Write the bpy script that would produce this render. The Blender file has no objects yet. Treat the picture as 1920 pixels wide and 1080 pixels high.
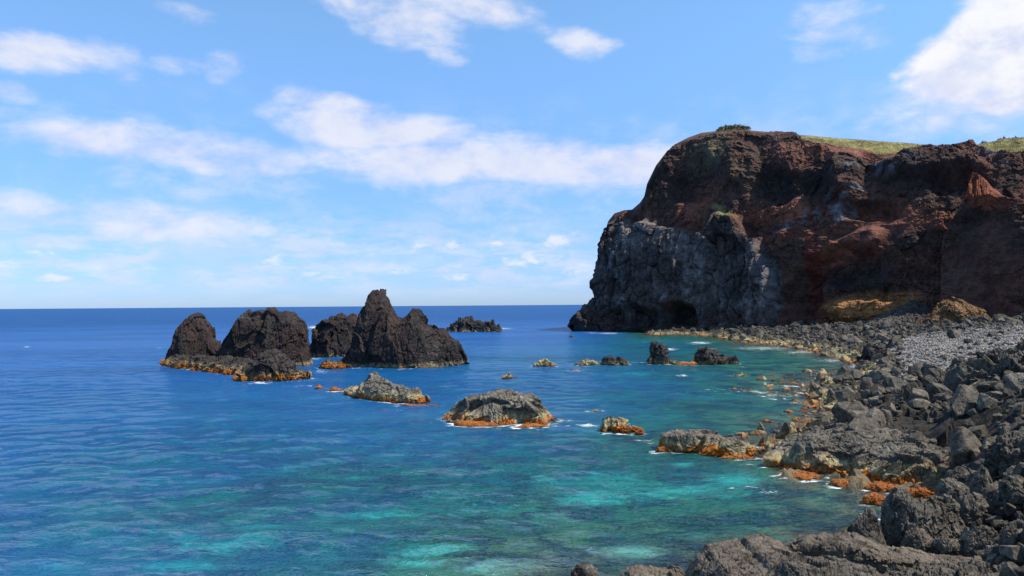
import bpy, bmesh, math, random
import numpy as np
from mathutils import Matrix, Vector
R = math.radians
SC = bpy.context.scene
COL = SC.collection
random.seed(7)
RNG = np.random.default_rng(11)

# ------------------------------------------------------------------ camera
CAMH, FPX = 12.0, 1400.0
HX, HY0 = 960.0, 572.1
PITCH = math.atan((HY0 - 540.0) / FPX)
ROLL = R(0.42)
_f = np.array([0, math.cos(PITCH), math.sin(PITCH)])
_u0 = np.array([0, -math.sin(PITCH), math.cos(PITCH)])
_r0 = np.array([1.0, 0, 0])
_r = math.cos(ROLL) * _r0 - math.sin(ROLL) * _u0
_u = math.cos(ROLL) * _u0 + math.sin(ROLL) * _r0
CAM = np.array([0, 0, CAMH])
cd = bpy.data.cameras.new("camera")
cd.sensor_width = 36.0
cd.lens = FPX * 36.0 / 1920.0
cd.clip_start = 0.5
cd.clip_end = 200000
cam = bpy.data.objects.new("camera", cd)
COL.objects.link(cam)
cam.matrix_world = Matrix(((_r[0], _u[0], -_f[0], CAM[0]), (_r[1], _u[1], -_f[1], CAM[1]),
                           (_r[2], _u[2], -_f[2], CAM[2]), (0, 0, 0, 1)))
SC.camera = cam

# ------------------------------------------------------------------ light
SUN_AZ, SUN_EL = R(103), R(55)           # azimuth from the view direction, clockwise
sd = np.array([math.sin(SUN_AZ) * math.cos(SUN_EL), math.cos(SUN_AZ) * math.cos(SUN_EL), math.sin(SUN_EL)])
sl = bpy.data.lights.new("sun", "SUN")
sl.energy = 5.0
sl.angle = R(0.53)
sl.color = (1.0, 0.93, 0.84)
sun = bpy.data.objects.new("sun", sl)
COL.objects.link(sun)
sun.rotation_euler = Vector(sd).to_track_quat('Z', 'Y').to_euler()

SC.view_settings.view_transform = 'Standard'
SC.view_settings.look = 'None'
SC.view_settings.exposure = 0.32
SC.view_settings.gamma = 1.0
SC.view_settings.use_curve_mapping = False
SC.cycles.use_denoising = True
SC.cycles.max_bounces = 5
SC.cycles.diffuse_bounces = 2
SC.cycles.glossy_bounces = 2
SC.cycles.transparent_max_bounces = 8
SC.cycles.caustics_reflective = False
SC.cycles.caustics_refractive = False

# ------------------------------------------------------------------ node helper
class NT:
    def __init__(s, tree):
        s.t = tree
        tree.nodes.clear()
    def n(s, typ, ins=None, **kw):
        nd = s.t.nodes.new(typ)
        for k, v in kw.items():
            setattr(nd, k, v)
        for k, v in (ins or {}).items():
            sock = nd.inputs[k]
            if isinstance(v, bpy.types.NodeSocket):
                s.t.links.new(v, sock)
            elif isinstance(v, bpy.types.Node):
                s.t.links.new(v.outputs[0], sock)
            else:
                sock.default_value = v
        return nd
    def m(s, op, a, b=0.0, c=0.0, clamp=False):
        return s.n('ShaderNodeMath', {0: a, 1: b, 2: c}, operation=op, use_clamp=clamp).outputs[0]
    def ss(s, x, lo, hi, a=0.0, b=1.0):
        return s.n('ShaderNodeMapRange', {0: x, 1: lo, 2: hi, 3: a, 4: b}, interpolation_type='SMOOTHSTEP').outputs[0]
    def lin(s, x, lo, hi, a=0.0, b=1.0):
        return s.n('ShaderNodeMapRange', {0: x, 1: lo, 2: hi, 3: a, 4: b}).outputs[0]
    def mix(s, f, a, b, bt='MIX'):
        nd = s.n('ShaderNodeMix', data_type='RGBA', blend_type=bt)
        for i, v in ((0, f), (6, a), (7, b)):
            if isinstance(v, bpy.types.NodeSocket):
                s.t.links.new(v, nd.inputs[i])
            else:
                if i and len(v) == 3:
                    v = (*v, 1)
                nd.inputs[i].default_value = v
        return nd.outputs[2]
    def noise(s, vec, scale, detail=5, rough=0.55, dist=0.0, out=0, **kw):
        return s.n('ShaderNodeTexNoise', {'Vector': vec, 'Scale': scale, 'Detail': detail, 'Roughness': rough,
                                          'Distortion': dist}, **kw).outputs[out]
    def mapv(s, vec, sc=(1, 1, 1), loc=(0, 0, 0), rot=(0, 0, 0)):
        return s.n('ShaderNodeMapping', {'Vector': vec, 'Scale': sc, 'Location': loc, 'Rotation': rot}).outputs[0]

# ------------------------------------------------------------------ sky with clouds
W = bpy.data.worlds.new("World")
SC.world = W
W.use_nodes = True
t = NT(W.node_tree)
sky = t.n('ShaderNodeTexSky', sky_type='NISHITA')
sky.sun_disc = False
sky.sun_elevation = SUN_EL
sky.sun_rotation = SUN_AZ
sky.altitude = 0
sky.air_density = 1.0
sky.dust_density = 0.25
sky.ozone_density = 1.6
SKY_STR = 0.083
dirn = t.n('ShaderNodeTexCoord').outputs['Generated']
sx = t.n('ShaderNodeSeparateXYZ', {0: dirn})
az = t.m('ARCTAN2', sx.outputs[0], sx.outputs[1])
el = t.m('ARCSINE', sx.outputs[2])
ae = t.n('ShaderNodeCombineXYZ', {0: az, 1: el, 2: 0.0}).outputs[0]
warp = t.noise(t.mapv(ae, (1, 1.6, 1)), 9.0, 4, 0.6, out=1)
wv = t.n('ShaderNodeVectorMath', {0: warp, 1: (0.5, 0.5, 0.5)}, operation='SUBTRACT').outputs[0]
wv = t.n('ShaderNodeVectorMath', {0: wv, 1: (0.075, 0.030, 0)}, operation='MULTIPLY').outputs[0]
aw = t.n('ShaderNodeVectorMath', {0: ae, 1: wv}, operation='ADD').outputs[0]

def blobs(lst, vec):
    acc = None
    for (px, py, rx, ry, rot, wgt) in lst:
        ca = math.atan((px - 960) / FPX); ce = math.atan((HY0 - py) / FPX * math.cos(ca))
        d = t.n('ShaderNodeVectorMath', {0: vec, 1: (ca, ce, 0)}, operation='SUBTRACT').outputs[0]
        d = t.mapv(d, (FPX / rx, FPX / ry, 0), (0, 0, 0), (0, 0, R(rot)))
        if rot:   # rotate first, then squash
            d0 = t.n('ShaderNodeVectorMath', {0: vec, 1: (ca, ce, 0)}, operation='SUBTRACT').outputs[0]
            d0 = t.n('ShaderNodeVectorRotate', {'Vector': d0, 'Angle': R(-rot)}, rotation_type='Z_AXIS').outputs[0]
            d = t.n('ShaderNodeVectorMath', {0: d0, 1: (FPX / rx, FPX / ry, 0)}, operation='MULTIPLY').outputs[0]
        ln = t.n('ShaderNodeVectorMath', {0: d}, operation='LENGTH').outputs['Value']
        v = t.ss(ln, 1.15, 0.25, 0.0, wgt)
        acc = v if acc is None else t.m('MAXIMUM', acc, v)
    return acc

soft = [  # big soft band, top streaks, left patches (degrees, in the sky's own angles)
    (700, 235, 250, 55, -4, .95), (900, 300, 420, 62, 0, 1.0), (1130, 310, 200, 60, 0, 1.0), (640, 195, 180, 40, -6, .8),
    (250, 258, 230, 52, 0, .9), (430, 292, 220, 45, 0, .8), (70, 88, 130, 42, 6, .85), (210, 95, 80, 45, -25, .55),
    (350, 22, 70, 25, 0, .45), (410, 118, 60, 35, 10, .5), (320, 108, 60, 25, 0, .4),
    (760, 30, 230, 60, -14, .75), (900, 10, 170, 45, -15, .75), (1090, 80, 90, 32, -8, .6), (820, 85, 110, 35, -25, .55),
    (1590, 50, 120, 50, -10, .6), (1560, 90, 60, 30, 0, .45), (10, 155, 60, 25, 0, .5), (1700, 225, 200, 60, 0, .5),
    (230, 405, 330, 50, -2, .72), (450, 432, 60, 22, 20, .5), (1850, 210, 130, 60, 0, .75)]
hard = [(1850, 115, 175, 100, 22, 1.0), (1925, 60, 140, 130, 0, 1.05), (1790, 155, 100, 50, 10, .9), (1900, 190, 120, 50, 0, .8)]
small = [(1052, 452, 44, 26, 15, .85), (1010, 488, 90, 18, 0, .8), (930, 462, 22, 9, 0, .8), (855, 458, 50, 17, 10, .62),
         (790, 460, 36, 15, 15, .58), (740, 500, 60, 13, 0, .55), (510, 482, 36, 15, 10, .6), (80, 462, 46, 20, 0, .6),
         (95, 512, 40, 14, 0, .6), (10, 488, 30, 14, 0, .55), (630, 455, 40, 12, 0, .5), (570, 508, 60, 12, 0, .52),
         (1090, 505, 60, 18, 0, .7), (400, 515, 80, 12, 0, .45), (900, 520, 120, 12, 0, .45), (240, 500, 80, 14, 0, .4), (1180, 430, 60, 15, 0, .5)]
nA = t.noise(t.mapv(ae, (1, 2.4, 1)), 7.0, 8, 0.58, 0.3)
nB = t.noise(t.mapv(ae, (1, 1.5, 1), (3, 1, 0)), 16.0, 8, 0.6, 0.2)
nC = t.noise(t.mapv(ae, (1, 1.9, 1), (7, 2, 0)), 34.0, 7, 0.6, 0.2)
mS = blobs(soft, aw)
nAc = t.m('SUBTRACT', nA, 0.5); nBc = t.m('SUBTRACT', nB, 0.5); nCc = t.m('SUBTRACT', nC, 0.5)
cS = t.m('MULTIPLY_ADD', nAc, 2.0, t.m('MULTIPLY_ADD', nBc, 0.8, t.m('MULTIPLY_ADD', nCc, 0.15, mS)))
cS = t.m('MULTIPLY', t.ss(cS, 0.12, 1.05, 0.0, 0.90), t.ss(mS, 0.0, 0.25))
mH = blobs(hard, aw)
cH = t.ss(t.m('MULTIPLY_ADD', nB, 1.0, t.m('MULTIPLY_ADD', nC, 0.5, t.m('SUBTRACT', mH, 1.0))), 0.0, 0.62, 0.0, 0.97)
mM = blobs(small, aw)
cM = t.m('MULTIPLY_ADD', nCc, 2.8, t.m('MULTIPLY_ADD', nBc, 1.2, mM))
cM = t.m('MULTIPLY', t.ss(cM, 0.2, 1.1, 0.0, 0.75), t.ss(mM, 0.02, 0.3))
# low haze-like cloud streaks towards the horizon and the general weather outside the frame
lowm = t.m('MULTIPLY', t.ss(el, 0.15, 0.07), t.ss(el, 0.0, 0.045))
veil = t.m('MULTIPLY', t.m('MULTIPLY', t.ss(el, 0.30, 0.17), t.ss(el, 0.03, 0.08)), t.ss(t.m('MULTIPLY_ADD', nBc, .6, t.noise(t.mapv(ae, (1, 2.8, 1), (9, 3, 0)), 4.0, 7, 0.62)), 0.42, 0.70, 0.0, 0.42))
cL = t.m('MULTIPLY', lowm, t.ss(t.noise(t.mapv(ae, (1, 3.4, 1), (2, 5, 0)), 13.0, 8, 0.64), 0.38, 0.64, 0.0, 0.62))
side = t.m('MAXIMUM', t.ss(t.m('ABSOLUTE', az), 0.75, 0.95), t.ss(el, 0.45, 0.6))
p3 = t.n('ShaderNodeVectorMath', {0: dirn, 1: (0, 0, 0.25)}, operation='ADD').outputs[0]
cG = t.m('MULTIPLY', side, t.ss(t.noise(t.mapv(dirn, (1, 1, 2.2)), 2.6, 7, 0.57, 0.2), 0.52, 0.74, 0.0, 0.55))
cl = t.m('MAXIMUM', t.m('MAXIMUM', cS, cH), t.m('MAXIMUM', cM, t.m('MAXIMUM', t.m('MAXIMUM', veil, cL), cG)))
cl = t.m('MULTIPLY', cl, t.ss(sx.outputs[2], -0.002, 0.004))
shade = t.ss(t.m('MULTIPLY_ADD', nB, 0.5, t.m('MULTIPLY', nA, 0.5)), 0.35, 0.62)
ccol = t.mix(shade, (0.66, 0.72, 0.93), (0.85, 0.87, 0.97))
ccol = t.mix(t.m('MULTIPLY', cM, 0.9), ccol, (0.97, 0.97, 0.98))
ccol = t.mix(t.m('MULTIPLY', cH, t.ss(t.m('MULTIPLY_ADD', nB, .5, el), 0.46, 0.62)), ccol, (0.98, 0.98, 1.0))
# grade of the clear sky: deeper blue above, pale cyan at the horizon
skyc = t.n('ShaderNodeHueSaturation', {'Saturation': 1.03, 'Value': 1.0, 'Color': sky.outputs[0]}).outputs[0]
grad = t.mix(t.ss(el, 0.0, 0.42), (0.68, 1.0, 1.86), (1.60, 2.0, 2.2))
skyc = t.mix(1.0, skyc, t.mix(t.ss(el, 0.45, 1.3), grad, (0.8, 1.0, 1.15)), 'MULTIPLY')
bg1 = t.n('ShaderNodeBackground', {'Color': skyc, 'Strength': SKY_STR})
bg2 = t.n('ShaderNodeBackground', {'Color': ccol, 'Strength': 0.80})
mx = t.n('ShaderNodeMixShader', {0: cl, 1: bg1.outputs[0], 2: bg2.outputs[0]})
t.n('ShaderNodeOutputWorld', {'Surface': mx.outputs[0]})

# ------------------------------------------------------------------ projection helpers
def ray(px, py):
    return _f + (px - 960) / FPX * _r + (540 - py) / FPX * _u
def at_z(px, py, z=0.0):
    d = ray(px, py)
    return CAM + d * ((z - CAMH) / d[2])
def at_d(px, py, D):
    d = ray(px, py)
    return CAM + d * (D / d[1])
def project(P):
    q = P - CAM
    d = q @ _f
    return 960 + FPX * (q @ _r) / d, 540 - FPX * (q @ _u) / d

# ------------------------------------------------------------------ numpy noise
M32 = np.uint32(0xffffffff)
def _hash(ix, iy, iz, seed):
    with np.errstate(over='ignore'):
        h = ix.astype(np.uint32) * np.uint32(374761393) + iy.astype(np.uint32) * np.uint32(668265263) + \
            iz.astype(np.uint32) * np.uint32(2246822519) + np.uint32((seed * 3266489917) & 0xffffffff)
        h = (h ^ (h >> np.uint32(15))) * np.uint32(2246822519)
        h = (h ^ (h >> np.uint32(13))) * np.uint32(3266489917)
        return h ^ (h >> np.uint32(16))
def vnoise(P, seed=0):
    i = np.floor(P).astype(np.int64)
    f = P - i
    f = f * f * f * (f * (f * 6 - 15) + 10)
    i = i & 0xffffffff
    out = 0
    for dx in (0, 1):
        wx = f[:, 0] if dx else 1 - f[:, 0]
        for dy in (0, 1):
            wy = f[:, 1] if dy else 1 - f[:, 1]
            for dz in (0, 1):
                wz = f[:, 2] if dz else 1 - f[:, 2]
                out = out + wx * wy * wz * (_hash(i[:, 0] + dx, i[:, 1] + dy, i[:, 2] + dz, seed) * (2.0 / 4294967295.0))
    return out - 1.0
_ROT = np.array([[0.00, 0.80, 0.60], [-0.80, 0.36, -0.48], [-0.60, -0.48, 0.64]])
def fbm(P, octaves=5, gain=0.5, seed=0, ridged=False):
    Q = P.copy()
    a, s, tot = 1.0, 0.0, 0.0
    for o in range(octaves):
        v = vnoise(Q, seed + o)
        if ridged:
            v = 1 - 2 * np.abs(v)
        s = s + a * v
        tot += a
        a *= gain
        Q = (Q @ _ROT.T) * 2.03 + 17.3
    return s / tot
def worley(P, seed=0):
    """F1, F2, random value of the nearest cell, tilt term of that cell"""
    i = np.floor(P).astype(np.int64)
    f = P - i
    F1 = np.full(len(P), 9.0); F2 = np.full(len(P), 9.0)
    val = np.zeros(len(P)); tilt = np.zeros(len(P))
    for dx in (-1, 0, 1):
        for dy in (-1, 0, 1):
            for dz in (-1, 0, 1):
                a, b, c = (i[:, 0] + dx) & 0xffffffff, (i[:, 1] + dy) & 0xffffffff, (i[:, 2] + dz) & 0xffffffff
                h = _hash(a, b, c, seed)
                h2 = _hash(a, b, c, seed + 91)
                k = 1 / 1023.0
                ox = (h & np.uint32(1023)) * k; oy = ((h >> np.uint32(10)) & np.uint32(1023)) * k; oz = ((h >> np.uint32(20)) & np.uint32(1023)) * k
                vx, vy, vz = f[:, 0] - dx - ox, f[:, 1] - dy - oy, f[:, 2] - dz - oz
                d = np.sqrt(vx * vx + vy * vy + vz * vz)
                near = d < F1
                F2 = np.where(near, F1, np.minimum(F2, d))
                F1 = np.where(near, d, F1)
                gx = (h2 & np.uint32(1023)) * 2 * k - 1; gy = ((h2 >> np.uint32(10)) & np.uint32(1023)) * 2 * k - 1
                gz = ((h2 >> np.uint32(20)) & np.uint32(1023)) * 2 * k - 1
                val = np.where(near, (h2 >> np.uint32(8)) / 16777215.0 * 2 - 1, val)
                tilt = np.where(near, vx * gx + vy * gy + vz * gz, tilt)
    return F1, F2, val, tilt
def sstep(x, a, b):
    q = np.clip((x - a) / (b - a), 0, 1)
    return q * q * (3 - 2 * q)
def crag(P, size, seed, blocky=1.0, pits=0.0):
    """displacement, in units of size, of broken lava rock"""
    Q = P / size + fbm(P / size, 2, 0.5, seed + 5)[:, None] * 0.35
    _, _, v, tl = worley(Q * 1.6, seed)
    F1, F2, v2, tl2 = worley(Q * 4.3 + 7.1, seed + 3)
    d = blocky * (0.10 * v + 0.30 * tl) + blocky * (0.035 * v2 + 0.11 * tl2)
    d = d - 0.065 * blocky * (1 - sstep(F2 - F1, 0.0, 0.11))
    d = d + 0.10 * (fbm(Q * 1.2, 4, 0.5, seed + 11, True) - .35) + 0.085 * (fbm(Q * 7.0, 4, 0.62, seed + 23, True) - .3)
    if pits:
        F1, F2, _, _ = worley(Q * 12.0, seed + 41)
        d = d - pits * 0.035 * (1 - sstep(F1, 0.12, 0.5))
        F1, F2, _, _ = worley(Q * 27.0, seed + 43)
        d = d - pits * 0.016 * (1 - sstep(F1, 0.15, 0.5))
    return d

# ------------------------------------------------------------------ mesh helpers
def mesh_np(name, V, F, smooth=False):
    me = bpy.data.meshes.new(name)
    V = np.ascontiguousarray(V, dtype=np.float32); F = np.ascontiguousarray(F, dtype=np.int32)
    k = F.shape[1]
    me.vertices.add(len(V)); me.vertices.foreach_set("co", V.ravel())
    me.loops.add(F.size); me.loops.foreach_set("vertex_index", F.ravel())
    me.polygons.add(len(F)); me.polygons.foreach_set("loop_start", np.arange(0, F.size, k, dtype=np.int32))
    me.polygons.foreach_set("use_smooth", np.full(len(F), smooth))
    me.update(calc_edges=True)
    return me
def grid_faces(nu, nv):
    a = np.arange(nu * nv).reshape(nu, nv)
    return np.stack([a[:-1, :-1], a[1:, :-1], a[1:, 1:], a[:-1, 1:]], -1).reshape(-1, 4)
def grid_normals(G):
    du = np.gradient(G, axis=0); dv = np.gradient(G, axis=1)
    n = np.cross(du, dv)
    return n / (np.linalg.norm(n, axis=2, keepdims=True) + 1e-9)
def attr(me, name, arr):
    a = me.attributes.new(name, 'FLOAT', 'POINT'); a.data.foreach_set("value", np.ascontiguousarray(arr, dtype=np.float32))
def attr_col(me, name, arr):
    a = me.color_attributes.new(name, 'FLOAT_COLOR', 'POINT')
    c = np.ones((len(arr), 4), np.float32); c[:, :3] = arr
    a.data.foreach_set("color", c.ravel())
def add_obj(name, me, mat=None, label=None, cat=None, group=None, kind=None, parent=None):
    o = bpy.data.objects.new(name, me)
    COL.objects.link(o)
    if mat and not me.materials:
        me.materials.append(mat)
    if label: o['label'] = label
    if cat: o['category'] = cat
    if group: o['group'] = group
    if kind: o['kind'] = kind
    if parent: o.parent = parent
    return o

# ------------------------------------------------------------------ materials
def rock_mat(name, dark, mid, light, red=None, cream=1.0, algae=1.0, z_al=0.55, z_cr=1.35, fine=1.0, bump=1.0, rnd=0.0, attribute=None):
    m = bpy.data.materials.new(name); m.use_nodes = True
    t = NT(m.node_tree)
    geo = t.n('ShaderNodeNewGeometry')
    pos = geo.outputs['Position']
    z = t.n('ShaderNodeSeparateXYZ', {0: pos}).outputs[2]
    n1 = t.noise(pos, 0.42 * fine, 8, 0.62, 0.4)
    n2 = t.noise(pos, 2.3 * fine, 8, 0.65)
    n3 = t.noise(pos, 11.0 * fine, 5, 0.6)
    f = t.m('MULTIPLY_ADD', n1, 0.45, t.m('MULTIPLY', n2, 0.55))
    if attribute:
        col = t.n('ShaderNodeAttribute', attribute_name=attribute).outputs[0]
        col = t.mix(1.0, col, t.mix(t.ss(f, 0.36, 0.64), (0.5, 0.5, 0.52), (1.6, 1.55, 1.5)), 'MULTIPLY')
    else:
        col = t.mix(t.ss(f, 0.38, 0.52), dark, mid)
        col = t.mix(t.ss(f, 0.52, 0.66), col, light)
        if red:
            col = t.mix(t.m('MULTIPLY', t.ss(t.noise(pos, 0.23 * fine, 4, 0.6), 0.46, 0.62), 0.7), col, red)
    col = t.mix(t.ss(n3, 0.35, 0.68, 0.0, 0.6), t.mix(1.0, col, (.68, .68, .68), 'MULTIPLY'), t.mix(1.0, col, (1.45, 1.43, 1.40), 'MULTIPLY'))
    if rnd:
        r = t.n('ShaderNodeObjectInfo').outputs['Random']
        col = t.mix(1.0, col, t.mix(r, (1 - rnd,) * 3, (1 + rnd, 1 + rnd * .97, 1 + rnd * .93)), 'MULTIPLY')
    zn = t.m('ADD', z, t.m('MULTIPLY_ADD', t.noise(pos, 0.55, 5, 0.65), -2.2, 1.1))
    zn = t.m('ADD', zn, t.m('MULTIPLY_ADD', t.noise(pos, 3.1, 4, 0.6), -0.7, 0.35))
    if cream:
        cc = t.mix(t.ss(t.noise(pos, 2.6, 6, 0.7), 0.36, 0.62), (0.22, 0.18, 0.08), (0.56, 0.48, 0.26))
        cc = t.mix(t.ss(t.noise(pos, 1.1, 4, 0.7), 0.52, 0.66, 0, .85), cc, (0.30, 0.17, 0.03))
        k = t.m('MULTIPLY', t.ss(zn, z_cr + 0.25, z_cr - 0.45), t.ss(t.noise(pos, 1.7, 5, 0.7), 0.36, 0.54, 0.15, 1.0))
        col = t.mix(t.m('MULTIPLY', k, cream), col, cc)
    if algae:
        ac = t.mix(t.ss(t.noise(pos, 7.0, 6, 0.7), 0.36, 0.64), (0.14, 0.040, 0.006), (0.60, 0.175, 0.014))
        k = t.m('MULTIPLY', t.ss(zn, z_al + 0.12, z_al - 0.12), t.ss(t.noise(pos, 0.5, 5, 0.65), 0.42, 0.56, 0.0 if algae < 1 else 0.5, 1.0))
        col = t.mix(t.m('MULTIPLY', k, min(algae, 1.0)), col, ac)
    wet = t.ss(z, 0.22, -0.02)
    col = t.mix(wet, col, t.mix(1.0, col, (.35, .33, .33), 'MULTIPLY'))
    h = t.m('ADD', t.m('MULTIPLY', n2, 0.55), t.m('MULTIPLY', n3, 0.14))
    h = t.m('ADD', h, t.m('MULTIPLY', t.noise(pos, 38.0 * fine, 3, 0.6), 0.035))
    vor = t.n('ShaderNodeTexVoronoi', {'Vector': t.mapv(pos, (1, 1, .8)), 'Scale': 4.5 * fine}, feature='F1').outputs[0]
    h = t.m('ADD', h, t.m('MULTIPLY', t.ss(vor, 0.0, 0.45), 0.07))
    bp = t.n('ShaderNodeBump', {'Height': h, 'Strength': 0.9, 'Distance': 0.55 * bump / fine})
    b = t.n('ShaderNodeBsdfPrincipled', {'Base Color': col, 'Roughness': 0.88, 'Normal': bp.outputs[0]})
    b.inputs['Specular IOR Level'].default_value = 0.25
    t.n('ShaderNodeOutputMaterial', {'Surface': b.outputs[0]})
    return m

def simple_mat(name, c1, c2, scale=3.0, rough=0.9):
    m = bpy.data.materials.new(name); m.use_nodes = True
    t = NT(m.node_tree)
    pos = t.n('ShaderNodeNewGeometry').outputs['Position']
    col = t.mix(t.ss(t.noise(pos, scale, 5, 0.6), 0.35, 0.65), c1, c2)
    b = t.n('ShaderNodeBsdfPrincipled', {'Base Color': col, 'Roughness': rough})
    b.inputs['Specular IOR Level'].default_value = 0.2
    t.n('ShaderNodeOutputMaterial', {'Surface': b.outputs[0]})
    return m

M_STACK = rock_mat("stack_lava", (0.017, 0.014, 0.013), (0.040, 0.033, 0.029), (0.095, 0.082, 0.072), red=(0.052, 0.031, 0.026),
                   cream=.6, algae=.75, z_al=.28, z_cr=0.9, fine=.45, bump=1.0)
M_LEDGE = rock_mat("ledge_lava", (0.022, 0.019, 0.017), (0.052, 0.044, 0.038), (0.12, 0.10, 0.085), cream=.5, algae=1, z_al=.95, z_cr=1.5, fine=.6)
M_MID = rock_mat("mid_lava", (0.040, 0.035, 0.028), (0.165, 0.148, 0.116), (0.35, 0.318, 0.252), cream=.9, algae=1, z_al=.5, z_cr=1.1, fine=.9, bump=.6)
M_SHELF = rock_mat('shelf_lava', (0.035, 0.031, 0.025), (0.14, 0.126, 0.10), (0.31, 0.28, 0.225), cream=.85, algae=1, z_al=.5, z_cr=1.3, fine=.9, bump=.6)
M_FAR = rock_mat("far_lava", (0.022, 0.02, 0.02), (0.06, 0.055, 0.052), (0.13, 0.12, 0.11), cream=.5, algae=.5, z_al=.2, z_cr=.9, fine=.5)
M_CREAMY = rock_mat("creamy_lava", (0.05, 0.045, 0.035), (0.13, 0.11, 0.08), (0.25, 0.22, 0.15), cream=1, algae=.8, z_al=.25, z_cr=2.4, fine=1.2)
M_FG = rock_mat("aa_lava", (0.024, 0.020, 0.015), (0.112, 0.098, 0.076), (0.28, 0.246, 0.19), cream=0, algae=0, fine=2.0, bump=.55)
M_FGB = rock_mat("dusty_lava", (0.056, 0.045, 0.033), (0.145, 0.119, 0.089), (0.25, 0.21, 0.16), cream=0, algae=0, fine=2.0, bump=.5)
M_BOULD = rock_mat("boulder_lava", (0.032, 0.028, 0.021), (0.118, 0.105, 0.081), (0.28, 0.25, 0.194), cream=.8, algae=.8, z_al=.3, z_cr=1.0, fine=1.3, rnd=.32, bump=.42)
M_RUBBLE = rock_mat("rubble_lava", (0.033, 0.029, 0.023), (0.105, 0.094, 0.076), (0.25, 0.226, 0.185), cream=.9, algae=1, z_al=.30, z_cr=1.25, fine=.55, bump=.5)
M_PEB = rock_mat("pebble_stone", (0.15, 0.137, 0.118), (0.33, 0.30, 0.26), (0.58, 0.53, 0.465), cream=0, algae=0, fine=1.6, bump=.2)

def kelp_mat():
    m = bpy.data.materials.new("orange_seaweed"); m.use_nodes = True
    t = NT(m.node_tree)
    pos = t.n('ShaderNodeNewGeometry').outputs['Position']
    n = t.noise(pos, 6.0, 7, 0.72); n2 = t.noise(pos, 26.0, 4, 0.65)
    col = t.mix(t.ss(n, 0.35, 0.62), (0.20, 0.050, 0.006), (0.66, 0.20, 0.016))
    col = t.mix(t.ss(n2, 0.4, 0.65, 0, .5), col, (0.50, 0.19, 0.03))
    z = t.n('ShaderNodeSeparateXYZ', {0: pos}).outputs[2]
    col = t.mix(t.ss(z, 0.15, -0.1), col, t.mix(1.0, col, (.4, .35, .3), 'MULTIPLY'))
    bp = t.n('ShaderNodeBump', {'Height': t.m('ADD', t.m('MULTIPLY', n, .5), t.m('MULTIPLY', n2, .25)), 'Strength': 1.0, 'Distance': 0.5})
    b = t.n('ShaderNodeBsdfPrincipled', {'Base Color': col, 'Roughness': 0.6, 'Normal': bp.outputs[0]})
    t.n('ShaderNodeOutputMaterial', {'Surface': b.outputs[0]})
    return m
M_KELP = kelp_mat()

# ------------------------------------------------------------------ terrain height (land and seabed are one sheet)
CP = []
def cpz(px, py, z):                  # seen on the plane z
    p = at_z(px, py, z); CP.append((math.atan2(p[0], p[1]), math.log(math.hypot(p[0], p[1])), z))
def cpd(px, D, z):                   # direction px at distance D
    x = (px - 960) / FPX * D; CP.append((math.atan2(x, D), math.log(math.hypot(x, D)), z))
# shoreline
for q in [(1230, 629), (1400, 641), (1500, 651), (1560, 664), (1620, 680), (1655, 697), (1632, 712), (1570, 724), (1515, 742), (1530, 760),
          (1568, 778), (1545, 795), (1490, 826), (1440, 850), (1470, 895), (1600, 912), (1750, 928)]:
    cpz(*q, 0.0)
for q in [(1745, 41.5), (1600, 37.0), (1400, 32.5), (1180, 29), (1060, 28.5), (950, 22)]:
    cpd(*q, 0.0)
# land
for q in [(1400, 300, 3.0), (1300, 300, 1.2), (1500, 280, 3.7), (1600, 265, 4.4), (1750, 250, 5.6), (1900, 235, 6.4), (2150, 215, 8),
          (2500, 180, 9), (1460, 255, 1.6), (1600, 215, 2.6), (1650, 185, 2.4), (1700, 160, 2.6), (1750, 140, 2.6), (1920, 140, 5.0), (1920, 190, 6.2),
          (1800, 165, 4.2), (1850, 100, 3.4), (1750, 95, 2.2), (1680, 110, 1.2), (1650, 80, 1.5), (1600, 68, 1.6), (1750, 65, 2.6), (1900, 70, 4.6), (1920, 50, 4.8),
          (1780, 52, 2.6), (1650, 57, 2.2), (1540, 60, 1.4), (1850, 42, 3.2), (1920, 38, 4.2), (1920, 30, 4.8), (1800, 33, 2.6), (1820, 27, 3.4), (1600, 27, 1.8),
          (1700, 29, 2.0), (1450, 24, 2.0), (1300, 26, 1.0), (1600, 20, 3.0), (1900, 20, 5.0), (1400, 17, 3.0), (1100, 20, 1.0), (2300, 30, 6.5),
          (2300, 60, 6.5), (2300, 120, 8.0), (3200, 40, 9), (3200, 120, 12), (3200, 15, 7), (1200, 12, 2.5)]:
    cpd(*q)
# under water
for q in [(1500, 700, -2.0), (1560, 700, -1.3), (1400, 700, -2.6), (1450, 665, -1.6), (1330, 660, -3), (1250, 645, -3), (1300, 720, -3.6), (1460, 735, -1.0), (1400, 790, -3.0),
          (1500, 775, -1.6), (1440, 810, -1.8), (1200, 760, -6), (1100, 700, -8), (1350, 910, -3.0), (1430, 940, -2.4), (1230, 900, -3.4), (1300, 960, -3.2), (1560, 960, -1.8), (1450, 1000, -2.4),
          (1100, 940, -4.6), (1000, 880, -8), (1200, 850, -4.5), (1100, 1040, -3.4), (900, 980, -5.5), (800, 1050, -4.5), (600, 980, -6.5), (500, 1070, -5.0), (350, 1000, -7),
          (200, 1070, -6.5), (100, 900, -13), (500, 850, -14), (800, 860, -11), (1000, 800, -8.5), (500, 750, -20), (100, 700, -26), (900, 740, -12), (1100, 640, -10),
          (1000, 610, -22), (700, 620, -25), (1160, 628, -4), (300, 600, -32), (1640, 945, -1.0), (1250, 1050, -2.4)]:
    cpz(*q)
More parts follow.
